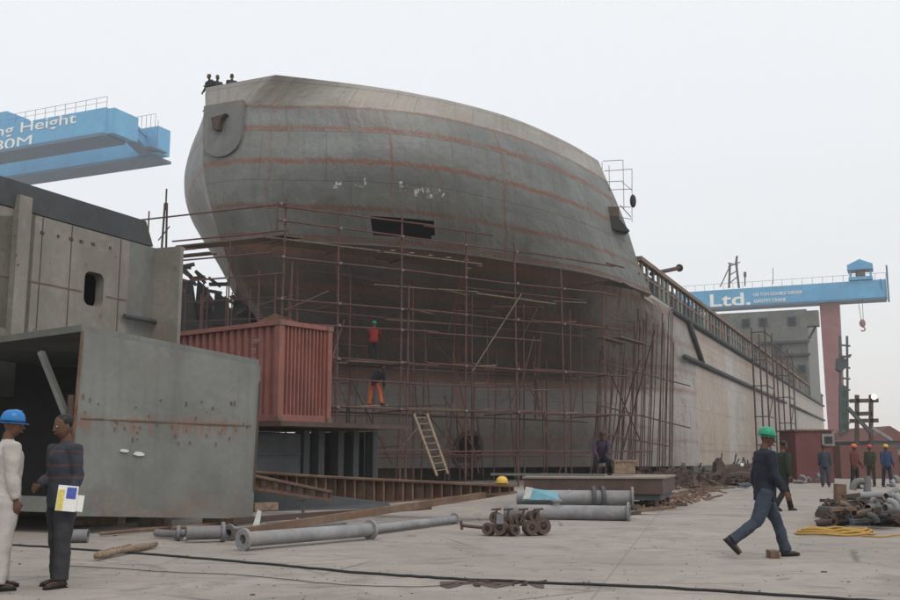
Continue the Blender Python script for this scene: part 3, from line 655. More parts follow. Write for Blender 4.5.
# right, far crane
PC = px(886, 279, 238); sR = PC.dot(D); zT = PC.z; zB = onS(886, 297, sR).z; tE = PC.dot(N)
rc = thing('gantry_crane', 'long blue gantry crane with white lettering and a dull red leg beyond the hull', 'crane', W(sR, tE - 20, 0))
obj('girder', MB().box(W(sR + 2.5, tE - 50, (zT + zB) / 2), (100, 5, zT - zB), (N, D, Z)), 'blue', rc)
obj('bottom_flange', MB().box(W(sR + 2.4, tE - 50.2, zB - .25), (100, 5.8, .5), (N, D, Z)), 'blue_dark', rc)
obj('end_plate', MB().box(W(sR + 2.5, tE + .3, (zT + zB) / 2 + 1.4), (.4, 6, zT - zB + 3.8), (N, D, Z)), 'blue_dark', rc)
lg0 = onS(819.5, 305, sR + 1); lg1 = onS(839, 305, sR + 1)
wl = (lg1.dot(N) - lg0.dot(N)); tm = (lg1.dot(N) + lg0.dot(N)) / 2
obj('crane_leg', MB().hexa([W(sR + 1, tm - wl * .42, 0), W(sR + 1, tm + wl * .42, 0), W(sR + 6, tm + wl * .42, 0), W(sR + 6, tm - wl * .42, 0)],
    [W(sR + 1, tm - wl / 2, zB - .5), W(sR + 1, tm + wl / 2, zB - .5), W(sR + 6, tm + wl / 2, zB - .5), W(sR + 6, tm - wl / 2, zB - .5)]), 'redleg', rc)
mb = MB()
for i in range(40): mb.tube(W(sR + .2, tE - i * 2.4, zT), W(sR + .2, tE - i * 2.4, zT + 1.6), .05, 4)
mb.tube(W(sR + .2, tE, zT + 1.6), W(sR + .2, tE - 95, zT + 1.6), .05, 4); obj('guard_rail', mb, 'blue_dark', rc)
# trolley house
tt0 = onS(860, 270, sR)
ho = tt0.dot(N); hz = zT
th_ = obj('trolley', MB().box(W(sR + 2, ho, hz + .6), (5.4, 5, .8), (N, D, Z)), 'blue', rc)
for sx in (-2.3, 2.3): obj('trolley_post', MB().box(W(sR + 2, ho + sx, hz + 1.9), (.4, 4, 2.2), (N, D, Z)), 'blue', th_)
mb = MB(); e = 2.9
mb.prism([W(sR - 1, ho - e, hz + 2.7), W(sR - 1, ho + e, hz + 2.7), W(sR - 1, ho + e, hz + 3.9), W(sR - 1, ho, hz + 5.2), W(sR - 1, ho - e, hz + 3.9)], D * 5.5)
obj('trolley_roof', mb, 'blue', th_)
obj('winch', MB().tube(W(sR + 1, ho - 1.1, hz + 1.8), W(sR + 1, ho + 1.1, hz + 1.8), .8, 12), 'rusty', th_)
obj('cable_fairing', MB().bar(W(sR - .2, ho + 4.4, zT + .3), W(sR - .2, ho + 4.6, zB + 1.8), .12, .12), 'steel_black', rc)
hk0 = onS(860, 299, sR - 1); hkz = onS(862, 320, sR - 1).z
mb = MB()
for dx in (-.5, .5): mb.tube(W(sR - 1, hk0.dot(N) + dx, zB), W(sR - 1, hk0.dot(N) + .2 + dx * .5, hkz), .07, 4)
hc = obj('hoist_cable', mb, 'steel_black', rc)
mb = MB(); mb.ellip(W(sR - 1, hk0.dot(N) + .2, hkz - .8), .75, .5, 1.0); mb.path([W(sR - 1, hk0.dot(N) + .2 + .5 * math.sin(a), hkz - 2.2 - .5 * math.cos(a)) for a in [i * .6 - 1 for i in range(8)]], .16)
obj('hook_block', mb, 'redleg', rc)
for (st, u, v, sz, bx, bo) in (('Builders Ltd.', 772.5, 303.4, 3.9, 1.42, .09), ):
    t = text('lettering', st, onS(751.5, 304.2, sR - .1), sz * 1.15, rc, sx=bx * 1.08, bold=bo * .9, right=True)
text('lettering', '150 TON DOUBLE GIRDER', onS(752.5, 296.5, sR - .1), 1.15, rc, sx=.88, bold=.015)
text('lettering', 'GANTRY CRANE', onS(754, 303, sR - .1), 1.25, rc, sx=.82, bold=.015)
# mast on the girder
mb_ = lambda u, v: onS(u, v, sR + .5)
lm = thing('mast', 'dark lattice mast with two legs standing on top of the far blue crane girder', 'mast', mb_(734, 287))
for (a, b) in (((729, 288), (730, 263)), ((739, 288), (736, 262)), ((736, 264), (737, 256))): pole('mast_leg', mb_(*a), mb_(*b), lm, .28, 'pole_dark')
for (a, b) in (((728, 263), (738, 265)), ((728, 267), (740, 262)), ((730, 275), (738, 270)), ((730, 283), (738, 276)), ((720, 287), (729, 268))): pole('mast_brace', mb_(*a), mb_(*b), lm, .14, 'pole_dark')
aq = thing('antenna', 'thin short antenna beside the lattice mast on the far girder', 'antenna', mb_(745, 285))
pole('antenna_rod', mb_(745, 286), mb_(745, 273), aq, .16, 'pole_dark'); pole('antenna_head', mb_(745, 277), mb_(745, 272), aq, .35, 'pole_dark')
a2 = solo('antenna', MB().tube(mb_(773, 284), mb_(773, 268), .08, 6), 'pole_dark', 'hair-thin whip antenna on the far blue girder right of the mast', 'antenna')

# ------------------------------------------------------------------ grey hull module at the left
TMM = onS(130, 241, 1); 
P0 = px(130, 241, 24.0); sM, tM = P0.dot(D), P0.dot(N)
def onT(u, v, t=None):
    t = tM if t is None else t
    x, z = ray(u, v); Y = t / (N.x * x + N.y); return Vector((x * Y, Y, z * Y + EYE))
zWt = P0.z; zWb = onT(18, 338).z
mod = thing('hull_module', 'pale grey steel hull module with one rounded window, stacked at the left edge', 'module', W(sM - 6, tM - 2, 0))
sA = onT(153, 300).dot(D)
w0, w1 = onT(85, 273), onT(102.5, 307); sw0, sw1 = w0.dot(D), w1.dot(D); zw1 = onT(93, 272).z; zw0 = onT(93, 306).z
S0 = sM - 14
# wall with a real opening: four plates around a rounded hole
def plate_with_hole(s0, s1, z0, z1, a0, a1, b0, b1, t, rr, th):
    """front plate in plane t with rounded opening; returns MB"""
    mb = MB(); hole = []
    for (cx, cz, a) in ((a1 - rr, b1 - rr, 0), (a0 + rr, b1 - rr, 90), (a0 + rr, b0 + rr, 180), (a1 - rr, b0 + rr, 270)):
        for i in range(6): an = R(a + 90 * i / 5); hole.append((cx + rr * math.cos(an), cz + rr * math.sin(an)))
    outer = []
    for (x, z) in hole:
        cx, cz = (a0 + a1) / 2, (b0 + b1) / 2; dx, dz = x - cx, z - cz
        k = min((s1 - cx) / dx if dx > 1e-6 else (s0 - cx) / dx if dx < -1e-6 else 1e9, (z1 - cz) / dz if dz > 1e-6 else (z0 - cz) / dz if dz < -1e-6 else 1e9)
        outer.append((cx + dx * k, cz + dz * k))
    n = len(hole); vs = [W(s, t, z) for s, z in hole] + [W(s, t, z) for s, z in outer] + [W(s, t - th, z) for s, z in hole]
    fs = []
    for i in range(n):
        j = (i + 1) % n; fs.append((i, j, n + j, n + i)); fs.append((i, 2 * n + i, 2 * n + j, j))
    # corner fill triangles
    for (cs, cz) in ((s0, z0), (s1, z0), (s1, z1), (s0, z1)):
        best_i = min(range(n), key=lambda i: (min(abs(outer[i][0] - cs) + abs(outer[i][1] - cz), 99) + min(abs(outer[(i + 1) % n][0] - cs) + abs(outer[(i + 1) % n][1] - cz), 99)) if (outer[i][0] - outer[(i + 1) % n][0]) * (outer[i][1] - outer[(i + 1) % n][1]) != 0 else 1e9)
        vs.append(W(cs, t, cz)); fs.append((n + best_i, n + (best_i + 1) % n, len(vs) - 1))
    mb.add(vs, fs); return mb
obj('side_plate', plate_with_hole(S0, sM, zWb, zWt, sw0, sw1, zw0, zw1, tM, .17, .25), 'steel_light', mod)
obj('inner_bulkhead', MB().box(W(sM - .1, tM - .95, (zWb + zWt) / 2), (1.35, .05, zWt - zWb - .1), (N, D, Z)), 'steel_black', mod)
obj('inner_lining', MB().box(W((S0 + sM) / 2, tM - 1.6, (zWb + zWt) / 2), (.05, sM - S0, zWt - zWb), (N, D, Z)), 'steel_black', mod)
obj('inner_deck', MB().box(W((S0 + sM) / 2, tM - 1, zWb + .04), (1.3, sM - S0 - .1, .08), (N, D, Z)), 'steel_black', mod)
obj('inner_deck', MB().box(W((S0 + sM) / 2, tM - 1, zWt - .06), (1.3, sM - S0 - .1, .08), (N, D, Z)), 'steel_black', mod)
# rust seam and lug marks on the side plate
zs = onT(60, 287).z
mb = MB(); mb.box(W((S0 + sw0) / 2 - .02, tM + .008, zs), (.012, sw0 - S0 - .1, .03), (N, D, Z)); mb.box(W((sM + sw1) / 2 + .03, tM + .008, zs), (.012, sM - sw1 - .1, .03), (N, D, Z))
obj('weld_seam', mb, 'rusty', mod)
for u in (25, 42, 58, 71, 81, 93, 110):
    v = 229 + (u - 25) * .22; q = onT(u, v); obj('lug_stub', MB().box(W(q.dot(D), tM + .005, q.z), (.03, .05 + random.random() * .06, .06), (N, D, Z)), 'rust_dark', mod)
for u in (38, 68, 118):
    q0 = onT(u, 300).dot(D); obj('plate_joint', MB().box(W(q0, tM + .004, (zWb + zWt) / 2), (.01, .022, zWt - zWb - .02), (N, D, Z)), 'rust_dark', mod)
for i in range(22):
    q0 = lerp(S0 + 4, sM, random.random()); obj('weld_scar', MB().box(W(q0, tM + .004, random.uniform(zWb + .1, zWt - .1)), (.01, random.uniform(.01, .05), random.uniform(.02, .09)), (N, D, Z)), 'rusty', mod)
# dark upper strake leaning outward
ztp = zWt + .02; hT = onT(142, 221).z
mb = MB(); a_, b_ = S0, sM
sEt = onT(143, 221, tM + .0).dot(D); sEb = onT(153, 240, tM).dot(D)
mb.hexa([W(a_, tM - .1, ztp), W(sEb, tM - .1, ztp), W(sEb, tM + .02, ztp), W(a_, tM + .02, ztp)],
        [W(a_, tM - .02, hT), W(sEt, tM - .02, hT), W(sEt, tM + .1, hT), W(a_, tM + .1, hT)]); obj('upper_strake', mb, 'steel_dark', mod)
# left buttress, recessed end and the flange plate at the right end
sb0, sb1 = onT(11, 250).dot(D), onT(24, 250).dot(D); zb1 = onT(18, 196).z
obj('buttress', MB().box(W((sb0 + sb1) / 2, tM + .08, (zWb + zb1) / 2), (.16, sb1 - sb0, zb1 - zWb), (N, D, Z)), 'steel_light', mod)
for u, v in ((12, 226), (15, 236), (12, 243), (16, 255), (18, 265)):
    q = onT(u, v, tM + .16); obj('lug_stub', MB().box(W(q.dot(D), tM + .162, q.z), (.015, .05, .045), (N, D, Z)), 'rusty', mod)
obj('end_recess', MB().hexa([W(sM, tM - .1, 2.6), W(sA, tM - .1, 2.6), W(sA, tM, 2.6), W(sM, tM, 2.6)], [W(sM, tM - .1, zWt), W(sA, tM - .1, zWt), W(sA, tM, zWt), W(sM, tM, zWt)]), 'steel', mod)
obj('recess_pipe', MB().tube(W(sM - .2, tM + .12, onT(130, 318).z), W(sA, tM + .12, onT(130, 318).z), .06, 8), 'steel_dark', mod)
tF = onS(178.5, 300, sA).dot(N)
obj('end_flange', MB().hexa([W(sA, tM - .0, 2.4), W(sA, tF, 2.4), W(sA + .12, tF, 2.4), W(sA + .12, tM, 2.4)], [W(sA, tM, zWt), W(sA, tF, zWt - .02), W(sA + .12, tF, zWt - .02), W(sA + .12, tM, zWt)]), 'steel_light', mod)
obj('rear_body', MB().box(W((S0 + sM) / 2, tM - 2.8, (2.6 + zWt) / 2), (2.2, sM - S0, zWt - 2.7), (N, D, Z)), 'steel', mod)

# open lower block with the big leaning side plate
blk = thing('steel_block', 'open dark steel hull block on timbers, its big grey side plate facing the yard', 'hull block', (-6, 18, 0))
cA, cB, cC, cD_ = px(82, 331, 17.0), px(260, 366, 18.9), px(252, 519, 18.9), px(66, 516, 16.9)
nn = (cB - cA).cross(cD_ - cA).normalized()
if nn.y < 0: nn = -nn
mb = MB()
# subdivided plate slightly warped
n_ = 14; vs = []; fs = []
for i in range(n_ + 1):
    for j in range(n_ + 1):
        p = cA.lerp(cB, i / n_).lerp(cD_.lerp(cC, i / n_), j / n_); vs.append(p + nn * (.009 * math.sin(i * 1.1) * math.sin(j * .9)))
o_ = len(vs)
for i in range(n_):
    for j in range(n_): a = i * (n_ + 1) + j; fs.append((a, a + 1, a + n_ + 2, a + n_ + 1))
mb.add(vs, fs); 
pm = M['steel'].copy(); pm.name = 'side_plate_paint'; M['plate'] = pm
sp = obj('side_plate', mb, 'plate', blk)
md = sp.modifiers.new('solid', 'SOLIDIFY'); md.thickness = .05; md.offset = 0
def stain_plate(e0, e1):
    nt = pm.node_tree; b = nt.nodes['Principled BSDF']; l = b.inputs['Base Color'].links[0]; src = l.from_socket; v = objc(nt)
    sp3 = nt.nodes.new('ShaderNodeSeparateXYZ'); lk(nt, v, sp3.inputs[0]); m_ = (e1.z - e0.z) / (e1.x - e0.x)
    d = mth(nt, 'SUBTRACT', mth(nt, 'SUBTRACT', sp3.outputs[2], e0.z), mth(nt, 'MULTIPLY', mth(nt, 'SUBTRACT', sp3.outputs[0], e0.x), m_))
    st = noise(nt, 1, 6, .7, objc(nt, 9, 9, .7)); n2 = noise(nt, 5, 8, .75, v)
    band = mth(nt, 'MULTIPLY', ramp(nt, mth(nt, 'ABSOLUTE', mth(nt, 'ADD', d, .06)), .01, .28, .7, 0), ramp(nt, mth(nt, 'MULTIPLY', st, mth(nt, 'ADD', n2, .5)), .42, .6))
    low = mth(nt, 'MULTIPLY', ramp(nt, sp3.outputs[2], .2, 1.1, .35, 0), ramp(nt, noise(nt, 1.6, 7, .7, v), .45, .6))
    o = mix(nt, mth(nt, 'MAXIMUM', band, low), src, (.17, .085, .05)); lk(nt, o, b.inputs['Base Color']); b.inputs['Roughness'].default_value = .42; b.inputs['Specular IOR Level'].default_value = .5
BO = Vector((-6, 18, 0)); stain_plate(cA.lerp(cD_, .48) - BO, cB.lerp(cC, .40) - BO)
# seam with rust drips : UV-less, use object z of the seam line
E0 = cA.lerp(cD_, .48); E1 = cB.lerp(cC, .40)
mb = MB(); k = 40; top = []; 
rnd = random.Random(3)
for i in range(k):
    a = E0.lerp(E1, .03 + .93 * i / k); b = E0.lerp(E1, .03 + .93 * (i + 1) / k); w = rnd.uniform(.004, .016)
    mb.hexa([a - Z * w - nn * .042, b - Z * w - nn * .042, b - Z * w - nn * .02, a - Z * w - nn * .02], [a + Z * w - nn * .042, b + Z * w - nn * .042, b + Z * w - nn * .02, a + Z * w - nn * .02])
obj('weld_seam', mb, 'rusty', sp)
for i in range(40):
    f = rnd.uniform(.03, .97); q = E0.lerp(E1, f) + Z * rnd.uniform(-.38, .42) - nn * .045
    obj('lug_scar', MB().box(q, (rnd.uniform(.012, .03), .012, rnd.uniform(.02, .08))), 'rusty', sp)
obj('edge_bar', MB().bar(cA - nn * .04, cD_ - nn * .04, .05, .03), 'rusty', sp)
obj('edge_bar', MB().bar(cB - nn * .04 - Z * .3, cC - nn * .04 + Z * .5, .03, .03), 'rust_dark', sp)
for (u, v, w, h) in ((121, 452, .085, .05), (135, 455, .11, .065)):
    f = (u - 74) / 182; q = cA.lerp(cB, f).lerp(cD_.lerp(cC, f), (v - lerp(331, 366, f)) / (517 - lerp(331, 366, f))) - nn * .07; mb = MB(); ux = (cB - cA).normalized(); c = [q + ux * (w * x_) + Z * (h * z_) - nn * .0 for x_, z_ in ((-.9, -.35), (-.1, -.55), (.8, -.3), (.95, .2), (.3, .6), (-.6, .45))]
    mb.prism(c, nn * .02); obj('paper_label', mb, 'tarp_pale', sp)
roofL = px(-70, 352, 19.5)
mb = MB(); back = Vector((-2.5, 5.5, 0)); mb.prism([cA + nn * .05, roofL, roofL + Vector((1.5, 5, .0)), cB + nn * .05 + Vector((-1.6, 3, .1)), cB + nn * .05], Z * .12); obj('roof_plate', mb, 'steel', blk)
obj('back_plate', MB().hexa([Vector((-16, 24, .1)), Vector((-5.3, 22.5, .1)), Vector((-5.3, 22.6, .1)), Vector((-16, 24.1, .1))], [Vector((-16, 24, 3.9)), Vector((-5.3, 22.5, 3.2)), Vector((-5.3, 22.6, 3.2)), Vector((-16, 24.1, 3.9))]), 'steel_black', blk)
obj('floor_plate', MB().add([px(-90, 500, 18.8), px(70, 504, 17.2), Vector((-5.2, 22.4, .35)), Vector((-16, 24, .35))], [(0, 1, 2, 3)]), 'steel_dark', blk)
obj('front_sill', MB().bar(px(-90, 500, 18.6), px(68, 505, 17.3), .1, .26), 'steel', blk)
obj('strut', MB().bar(px(41, 352, 17.6), px(70, 425, 17.4), .12, .08), 'steel', blk)
obj('strut', MB().bar(px(66, 505, 16.95), px(71, 395, 17.0), .08, .08), 'rust_dark', blk)
for i, (u, v, w) in enumerate(((95, 522, .8), (30, 512, .9), (150, 523, .5), (215, 524, .5))):
    P = gd(u, v + 4); solo('timber_block', MB().box(P + Vector((0, .3, .1)), (w, .5, .2)), 'plank' if i % 3 else 'timber', ['pale timber block under the left corner of the big grey plate', 'dark timber block at the left edge behind the two talking men', 'short timber block under the middle of the big grey plate', 'timber block under the right end of the big grey plate'][i], 'timber', bevel=.01)

# ------------------------------------------------------------------ container and its stand
C0 = px(277.5, 421, 25.6); zc0 = C0.z; zc1 = px(277.5, 320, 25.6).z
ex = (px(326, 328, 27.0) - px(277.5, 320, 25.6)); ex.z = 0; Lx = ex.length; ex.normalize(); ey = Vector((-ex.y, ex.x, 0))
# end face runs along ex, long side runs to the left perpendicular
lx = Vector((-ex.y, ex.x, 0)); 
if lx.x > 0: lx = -lx
C0g = Vector((C0.x, C0.y, zc0)); We, Ll, Hc = Lx, 6.05, zc1 - zc0
cn = thing('shipping_container', 'rust-red corrugated shipping container raised beside the big hull', 'container', C0g)
def corr(name, O, d, L, nrm, n):
    mb = MB(); prof = []; per = (L - .3) / n; x = .15
    prof.append((0.0, 0)); 
    for i in range(n):
        for (f, h) in ((0, 0), (.28, 0), (.4, -.075), (.85, -.075), (.97, 0)): prof.append((x + f * per, h))
        x += per
    prof.append((L, 0)); k = len(prof); z0, z1 = O.z + .16, O.z + Hc - .1
    vs = [O + d * a + nrm * h - Z * O.z + Z * z0 for a, h in prof] + [O + d * a + nrm * h - Z * O.z + Z * z1 for a, h in prof]
    mb.add(vs, [(i, i + 1, k + i + 1, k + i) for i in range(k - 1)]); return obj(name, mb, 'cont', cn)
corr('end_panel', C0g, ex, We, -lx, 11); corr('side_panel', C0g, lx, Ll, -ex, 20)
corr('end_panel', C0g + lx * Ll, ex, We, lx, 11); corr('side_panel', C0g + ex * We, lx, Ll, ex, 20)
for (a, b) in ((0, 0), (We, 0), (0, Ll), (We, Ll)):
    P = C0g + ex * a + lx * b; obj('corner_post', MB().box(P + Z * Hc / 2, (.16, .16, Hc), (ex, lx, Z)), 'cont', cn)
    for z in (.06, Hc - .06): obj('corner_casting', MB().box(P + Z * z, (.2, .2, .14), (ex, lx, Z)), 'rusty', cn)
for z, h in ((.09, .16), (Hc - .06, .12)):
    for (a, b) in ((C0g, C0g + ex * We), (C0g, C0g + lx * Ll), (C0g + ex * We, C0g + ex * We + lx * Ll), (C0g + lx * Ll, C0g + lx * Ll + ex * We)):
        dd = (b - a).normalized(); obj('frame_rail', MB().bar(a + dd * .1 + Z * z, b - dd * .1 + Z * z, .1, h), 'cont', cn)
obj('roof', MB().box(C0g + ex * We / 2 + lx * Ll / 2 + Z * (Hc - .03), (We - .1, Ll - .1, .04), (ex, lx, Z)), 'cont', cn)
obj('floor', MB().box(C0g + ex * We / 2 + lx * Ll / 2 + Z * .1, (We - .1, Ll - .1, .06), (ex, lx, Z)), 'rust_dark', cn)
# small white stencil numbers on the long side
for r_, st in enumerate(('OSV', '22', 'G1')):
    o = letters('stencil', st, .17, 'pipe', .004); o.parent = cn
    xx = -lx; yy = Z; zz = xx.cross(yy)
    o.matrix_local = Matrix.Translation(lx * 1.05 - ex * .012 + Z * (Hc - .55 - r_ * .24)) @ Matrix(((xx.x, yy.x, zz.x, 0), (xx.y, yy.y, zz.y, 0), (xx.z, yy.z, zz.z, 0), (0, 0, 0, 1)))
# stand
st_ = thing('steel_stand', 'dark blue-grey steel stand with shadowed openings carrying the red container', 'stand', C0g - Z * zc0)
def S(a, b, z): return C0g + ex * a + lx * b + Z * (z - C0g.z)
obj('top_plate', MB().box(S(1.55, 2.6, zc0 - .1), (4.9, 7.4, .12), (ex, lx, Z)), 'rust_dark', st_)
obj('front_plate', MB().box(S(-.0, .15, .95), (1.85, .1, zc0 - 1.1 + .75), (ex, lx, Z)), 'steel_dark', st_)
obj('stiffener', MB().box(S(0, .08, 1.35), (1.8, .06, .06), (ex, lx, Z)), 'steel_dark', st_)
for a in (1.2, 1.75, 2.5, 3.1, 3.9): obj('column', MB().box(S(a, .3, (zc0 - .2) / 2), (.22, .3, zc0 - .2), (ex, lx, Z)), 'steel_dark', st_)
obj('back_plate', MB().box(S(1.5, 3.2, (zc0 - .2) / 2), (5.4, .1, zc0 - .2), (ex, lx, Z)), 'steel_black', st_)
obj('side_plate', MB().box(S(3.95, 1.9, (zc0 - .2) / 2), (.08, 2.6, zc0 - .2), (ex, lx, Z)), 'steel_dark', st_)
# plate heap on container roof
mb = MB(); q = C0g + lx * .9 + ex * .9 + Z * Hc
mb.prism([q + Vector((-.9, 0, 0)), q + Vector((.75, .1, 0)), q + Vector((.2, .1, .2)), q + Vector((-.2, .0, .36))], (0, .9, -.0)); solo('folded_plate', mb, 'rusty', 'small tan wedge-shaped plate lying on the red container roof', 'steel plate')

# dark broken framework seen under the bow at the left
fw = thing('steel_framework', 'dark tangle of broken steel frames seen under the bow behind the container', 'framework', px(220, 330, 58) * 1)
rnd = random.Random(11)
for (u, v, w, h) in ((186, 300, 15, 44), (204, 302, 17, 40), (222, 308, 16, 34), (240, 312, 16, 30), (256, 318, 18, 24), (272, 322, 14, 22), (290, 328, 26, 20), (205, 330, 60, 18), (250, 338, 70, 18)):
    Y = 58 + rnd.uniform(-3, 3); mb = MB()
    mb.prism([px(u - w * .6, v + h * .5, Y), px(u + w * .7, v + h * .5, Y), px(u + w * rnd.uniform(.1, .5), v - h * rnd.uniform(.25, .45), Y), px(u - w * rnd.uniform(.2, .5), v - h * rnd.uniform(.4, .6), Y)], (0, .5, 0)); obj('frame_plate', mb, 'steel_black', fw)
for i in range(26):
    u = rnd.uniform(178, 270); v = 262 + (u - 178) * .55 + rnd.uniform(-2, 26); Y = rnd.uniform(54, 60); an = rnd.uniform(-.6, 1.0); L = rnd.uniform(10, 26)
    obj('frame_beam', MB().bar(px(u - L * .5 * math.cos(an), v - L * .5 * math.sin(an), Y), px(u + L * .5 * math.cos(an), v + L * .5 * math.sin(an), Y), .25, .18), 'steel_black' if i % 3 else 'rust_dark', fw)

# ------------------------------------------------------------------ yard clutter
def quadp(uvY): return [px(*q) for q in uvY]
rg = thing('ribbed_girder', 'long rusty ribbed steel girder lying under the container and the ladder', 'girder', gd(380, 508))
def G(f, top): 
    u = lerp(245, 514, f); Y = lerp(23.5, 20.5, f); vt = lerp(472, 487, f ** .8)
    vb = lerp(484, 503, f / .45) if f < .45 else lerp(503, 491.5, (f - .45) / .55)
    return px(u, vt if top else vb, Y)
mb = MB(); K = 24
for i in range(K):
    a, b = i / K, (i + 1) / K; mb.hexa([G(a, 0), G(b, 0), G(b, 0) + Vector((0, .06, 0)), G(a, 0) + Vector((0, .06, 0))], [G(a, 1), G(b, 1), G(b, 1) + Vector((0, .06, 0)), G(a, 1) + Vector((0, .06, 0))])
obj('web', mb, 'rusty', rg)
mb = MB()
for i in range(K): mb.bar(G(i / K, 1) + Z * .02, G((i + 1) / K, 1) + Z * .02, .34, .04)
obj('top_flange', mb, 'rusty', rg)
mb = MB()
for i in range(K): mb.bar(G(i / K, 0) - Z * .02, G((i + 1) / K, 0) - Z * .02, .3, .04)
obj('bottom_flange', mb, 'rusty', rg)
for i in range(28):
    f = (i + .5) / 28; obj('rib', MB().hexa([G(f, 0) + Vector((-.02, -.14, .0)), G(f, 0) + Vector((.02, -.14, 0)), G(f, 0) + Vector((.02, 0, 0)), G(f, 0) + Vector((-.02, 0, 0))],
        [G(f, 1) + Vector((-.02, -.14, 0)), G(f, 1) + Vector((.02, -.14, 0)), G(f, 1) + Vector((.02, 0, 0)), G(f, 1) + Vector((-.02, 0, 0))]), 'rusty' if i % 3 else 'rust_dark', rg)
# second short rib frame in front, slanting
r2 = thing('ribbed_girder', 'short slanting ribbed girder end in front of the long rusty girder', 'girder', gd(290, 512))
def G2(f, top): return px(lerp(246, 332, f), lerp(474, 492, f) if top else lerp(486, 499, f), 19.5)
obj('web', MB().hexa([G2(0, 0), G2(1, 0), G2(1, 0) + Vector((0, .05, 0)), G2(0, 0) + Vector((0, .05, 0))], [G2(0, 1), G2(1, 1), G2(1, 1) + Vector((0, .05, 0)), G2(0, 1) + Vector((0, .05, 0))]), 'rusty', r2)
for i in range(7):
    f = (i + .5) / 7; obj('rib', MB().bar(G2(f, 0) - Vector((0, .05, 0)), G2(f, 1) - Vector((0, .05, 0)), .05, .1), 'rust_dark', r2)
obj('bottom_flange', MB().bar(G2(0, 0) - Z * .02, G2(1, 0) - Z * .02, .25, .05), 'rusty', r2)
obj('top_flange', MB().bar(G2(0, 1), G2(1, 1), .2, .04), 'rusty', r2)
solo('dark_plate', MB().hexa([px(250, 512, 19.9), px(392, 508, 20.6), px(392, 507, 20.7), px(250, 511, 20)], [px(250, 487, 19.9), px(388, 503, 20.6), px(388, 502.5, 20.7), px(250, 486.5, 20)]), 'steel_dark', 'dark blue-grey plate standing under the short slanting girder', 'steel plate')
# rails running diagonally
solo('rail', MB().bar(px(236, 533, 15.0), px(512, 491, 21.6), .1, .12), 'rusty', 'long rusty rail running diagonally from the grey pipes to the slab table', 'rail')
solo('rail', MB().bar(px(232, 521, 18), px(430, 507, 20.5), .12, .1), 'rust_dark', 'dark reddish rail behind the long rusty diagonal rail', 'rail')
solo('timber', MB().bar(px(252, 507, 19), px(275, 506, 19.4), .2, .14), 'timber', 'pale short timber just right of the big grey plate', 'timber')
# T post
tp = gd(303, 524); solo('t_post', MB().bar(tp, px(303, 500, tp.y), .06, .06).bar(px(299, 500, tp.y), px(308, 500, tp.y), .05, .05), 'steel', 'small grey steel T-shaped post standing by the diagonal rail', 'post')
# slab table
sl = thing('slab_table', 'low brown steel slab table with short legs in front of the hull', 'table', gd(600, 509))
Yf = gd(620, 510.5).y
p = [px(522, 477.5, Yf + .4), px(664, 480, Yf), px(676, 475.5, Yf + 3.4), px(540, 471, Yf + 5.5)]
zt = (p[0].z + p[1].z) / 2; p = [Vector((q.x, q.y, zt)) for q in p]
pt = painted('slab_top', (.26, .22, .19), rust=.3, sc_=2, streak=False); M['slab_top'] = pt
obj('top_plate', MB().prism([q + Z * 0 for q in p], Z * .04), 'slab_top', sl)
ctr = sum(p, Vector()) / 4
ins = [q.lerp(ctr, .02) for q in p]; obj('apron', MB().prism([q - Z * .37 for q in ins], Z * .36), 'rust_dark', sl)
ins2 = [q.lerp(ctr, .06) for q in p]; obj('lower_slab', MB().prism([q - Z * .52 for q in ins2], Z * .14), 'steel_dark', sl)
for (a, b) in ((.02, .0), (.35, .0), (.68, 0), (.97, .02), (.97, .9), (.05, .9)):
    q = ins2[0].lerp(ins2[1], a).lerp(ins2[3].lerp(ins2[2], a), b); obj('leg', MB().bar(Vector((q.x, q.y, 0)), Vector((q.x, q.y, zt - .52)), .1, .1), 'rust_dark', sl)
q = p[0].lerp(p[1], .5); 
solo('flat_bar', MB().bar(p[0].lerp(p[3], .35) + Vector((-1.0, 0, .07)), p[1].lerp(p[2], .3) + Vector((-1.6, 0, .07)), .12, .06), 'steel', 'flat grey bar lying along the top of the brown slab table', 'steel bar')
q = p[0].lerp(p[1], .67).lerp(p[3].lerp(p[2], .67), .55)
solo('wooden_crate', MB().box(q + Z * .24, (.55, .4, .3)).box(q + Z * .42 + Vector((.02, 0, 0)), (.62, .45, .05)), 'timber', 'small brown wooden crate on the slab table beside the seated worker', 'crate')
seatP = p[0].lerp(p[1], .5).lerp(p[3].lerp(p[2], .5), .6) + Z * .04
P = px(502, 481, 20.75); hh = MB(); hh.ellip(Vector((P.x, P.y, P.z - .0)), .12, .12, .1); hh.ring(Vector((P.x, P.y, P.z - .04)), Vector((P.x, P.y, P.z - .025)), .145, .08)
solo('hard_hat', hh, 'h_yellow', 'yellow hard hat resting at the right end of the long rusty girder', 'hard hat', smooth=True)
def pipe(a, b, r, mat, label, fl=(1, 1), nm_='steel_pipe', wall=.03, group=None, stub=()):
    t = thing(nm_, label, 'pipe', ((a.x + b.x) / 2, (a.y + b.y) / 2, min(a.z, b.z) - r), group=group)
    d = (b - a).normalized(); obj('tube', MB().ring(a, b, r, r - wall, 20), mat, t, 'auto')
    for f, P, s_ in ((fl[0], a, 1), (fl[1], b, -1)):
        if f:
            mb = MB(); mb.ring(P, P + d * s_ * .045, r * 1.5, r * .9, 20)
            for i in range(8):
                an = i * math.pi / 4; x = d.orthogonal().normalized(); y = d.cross(x); c = P + (x * math.cos(an) + y * math.sin(an)) * r * 1.28
                mb.tube(c - d * s_ * .015, c + d * s_ * .06, r * .09, 6)
            obj('flange', mb, mat, t, 'auto')
    for (f, h) in stub:
        c = a.lerp(b, f); obj('stub', MB().tube(c, c + Z * h, r * .5, 10).ring(c + Z * h, c + Z * (h + .04), r * .8, r * .3, 12), mat, t, 'auto')
    return t
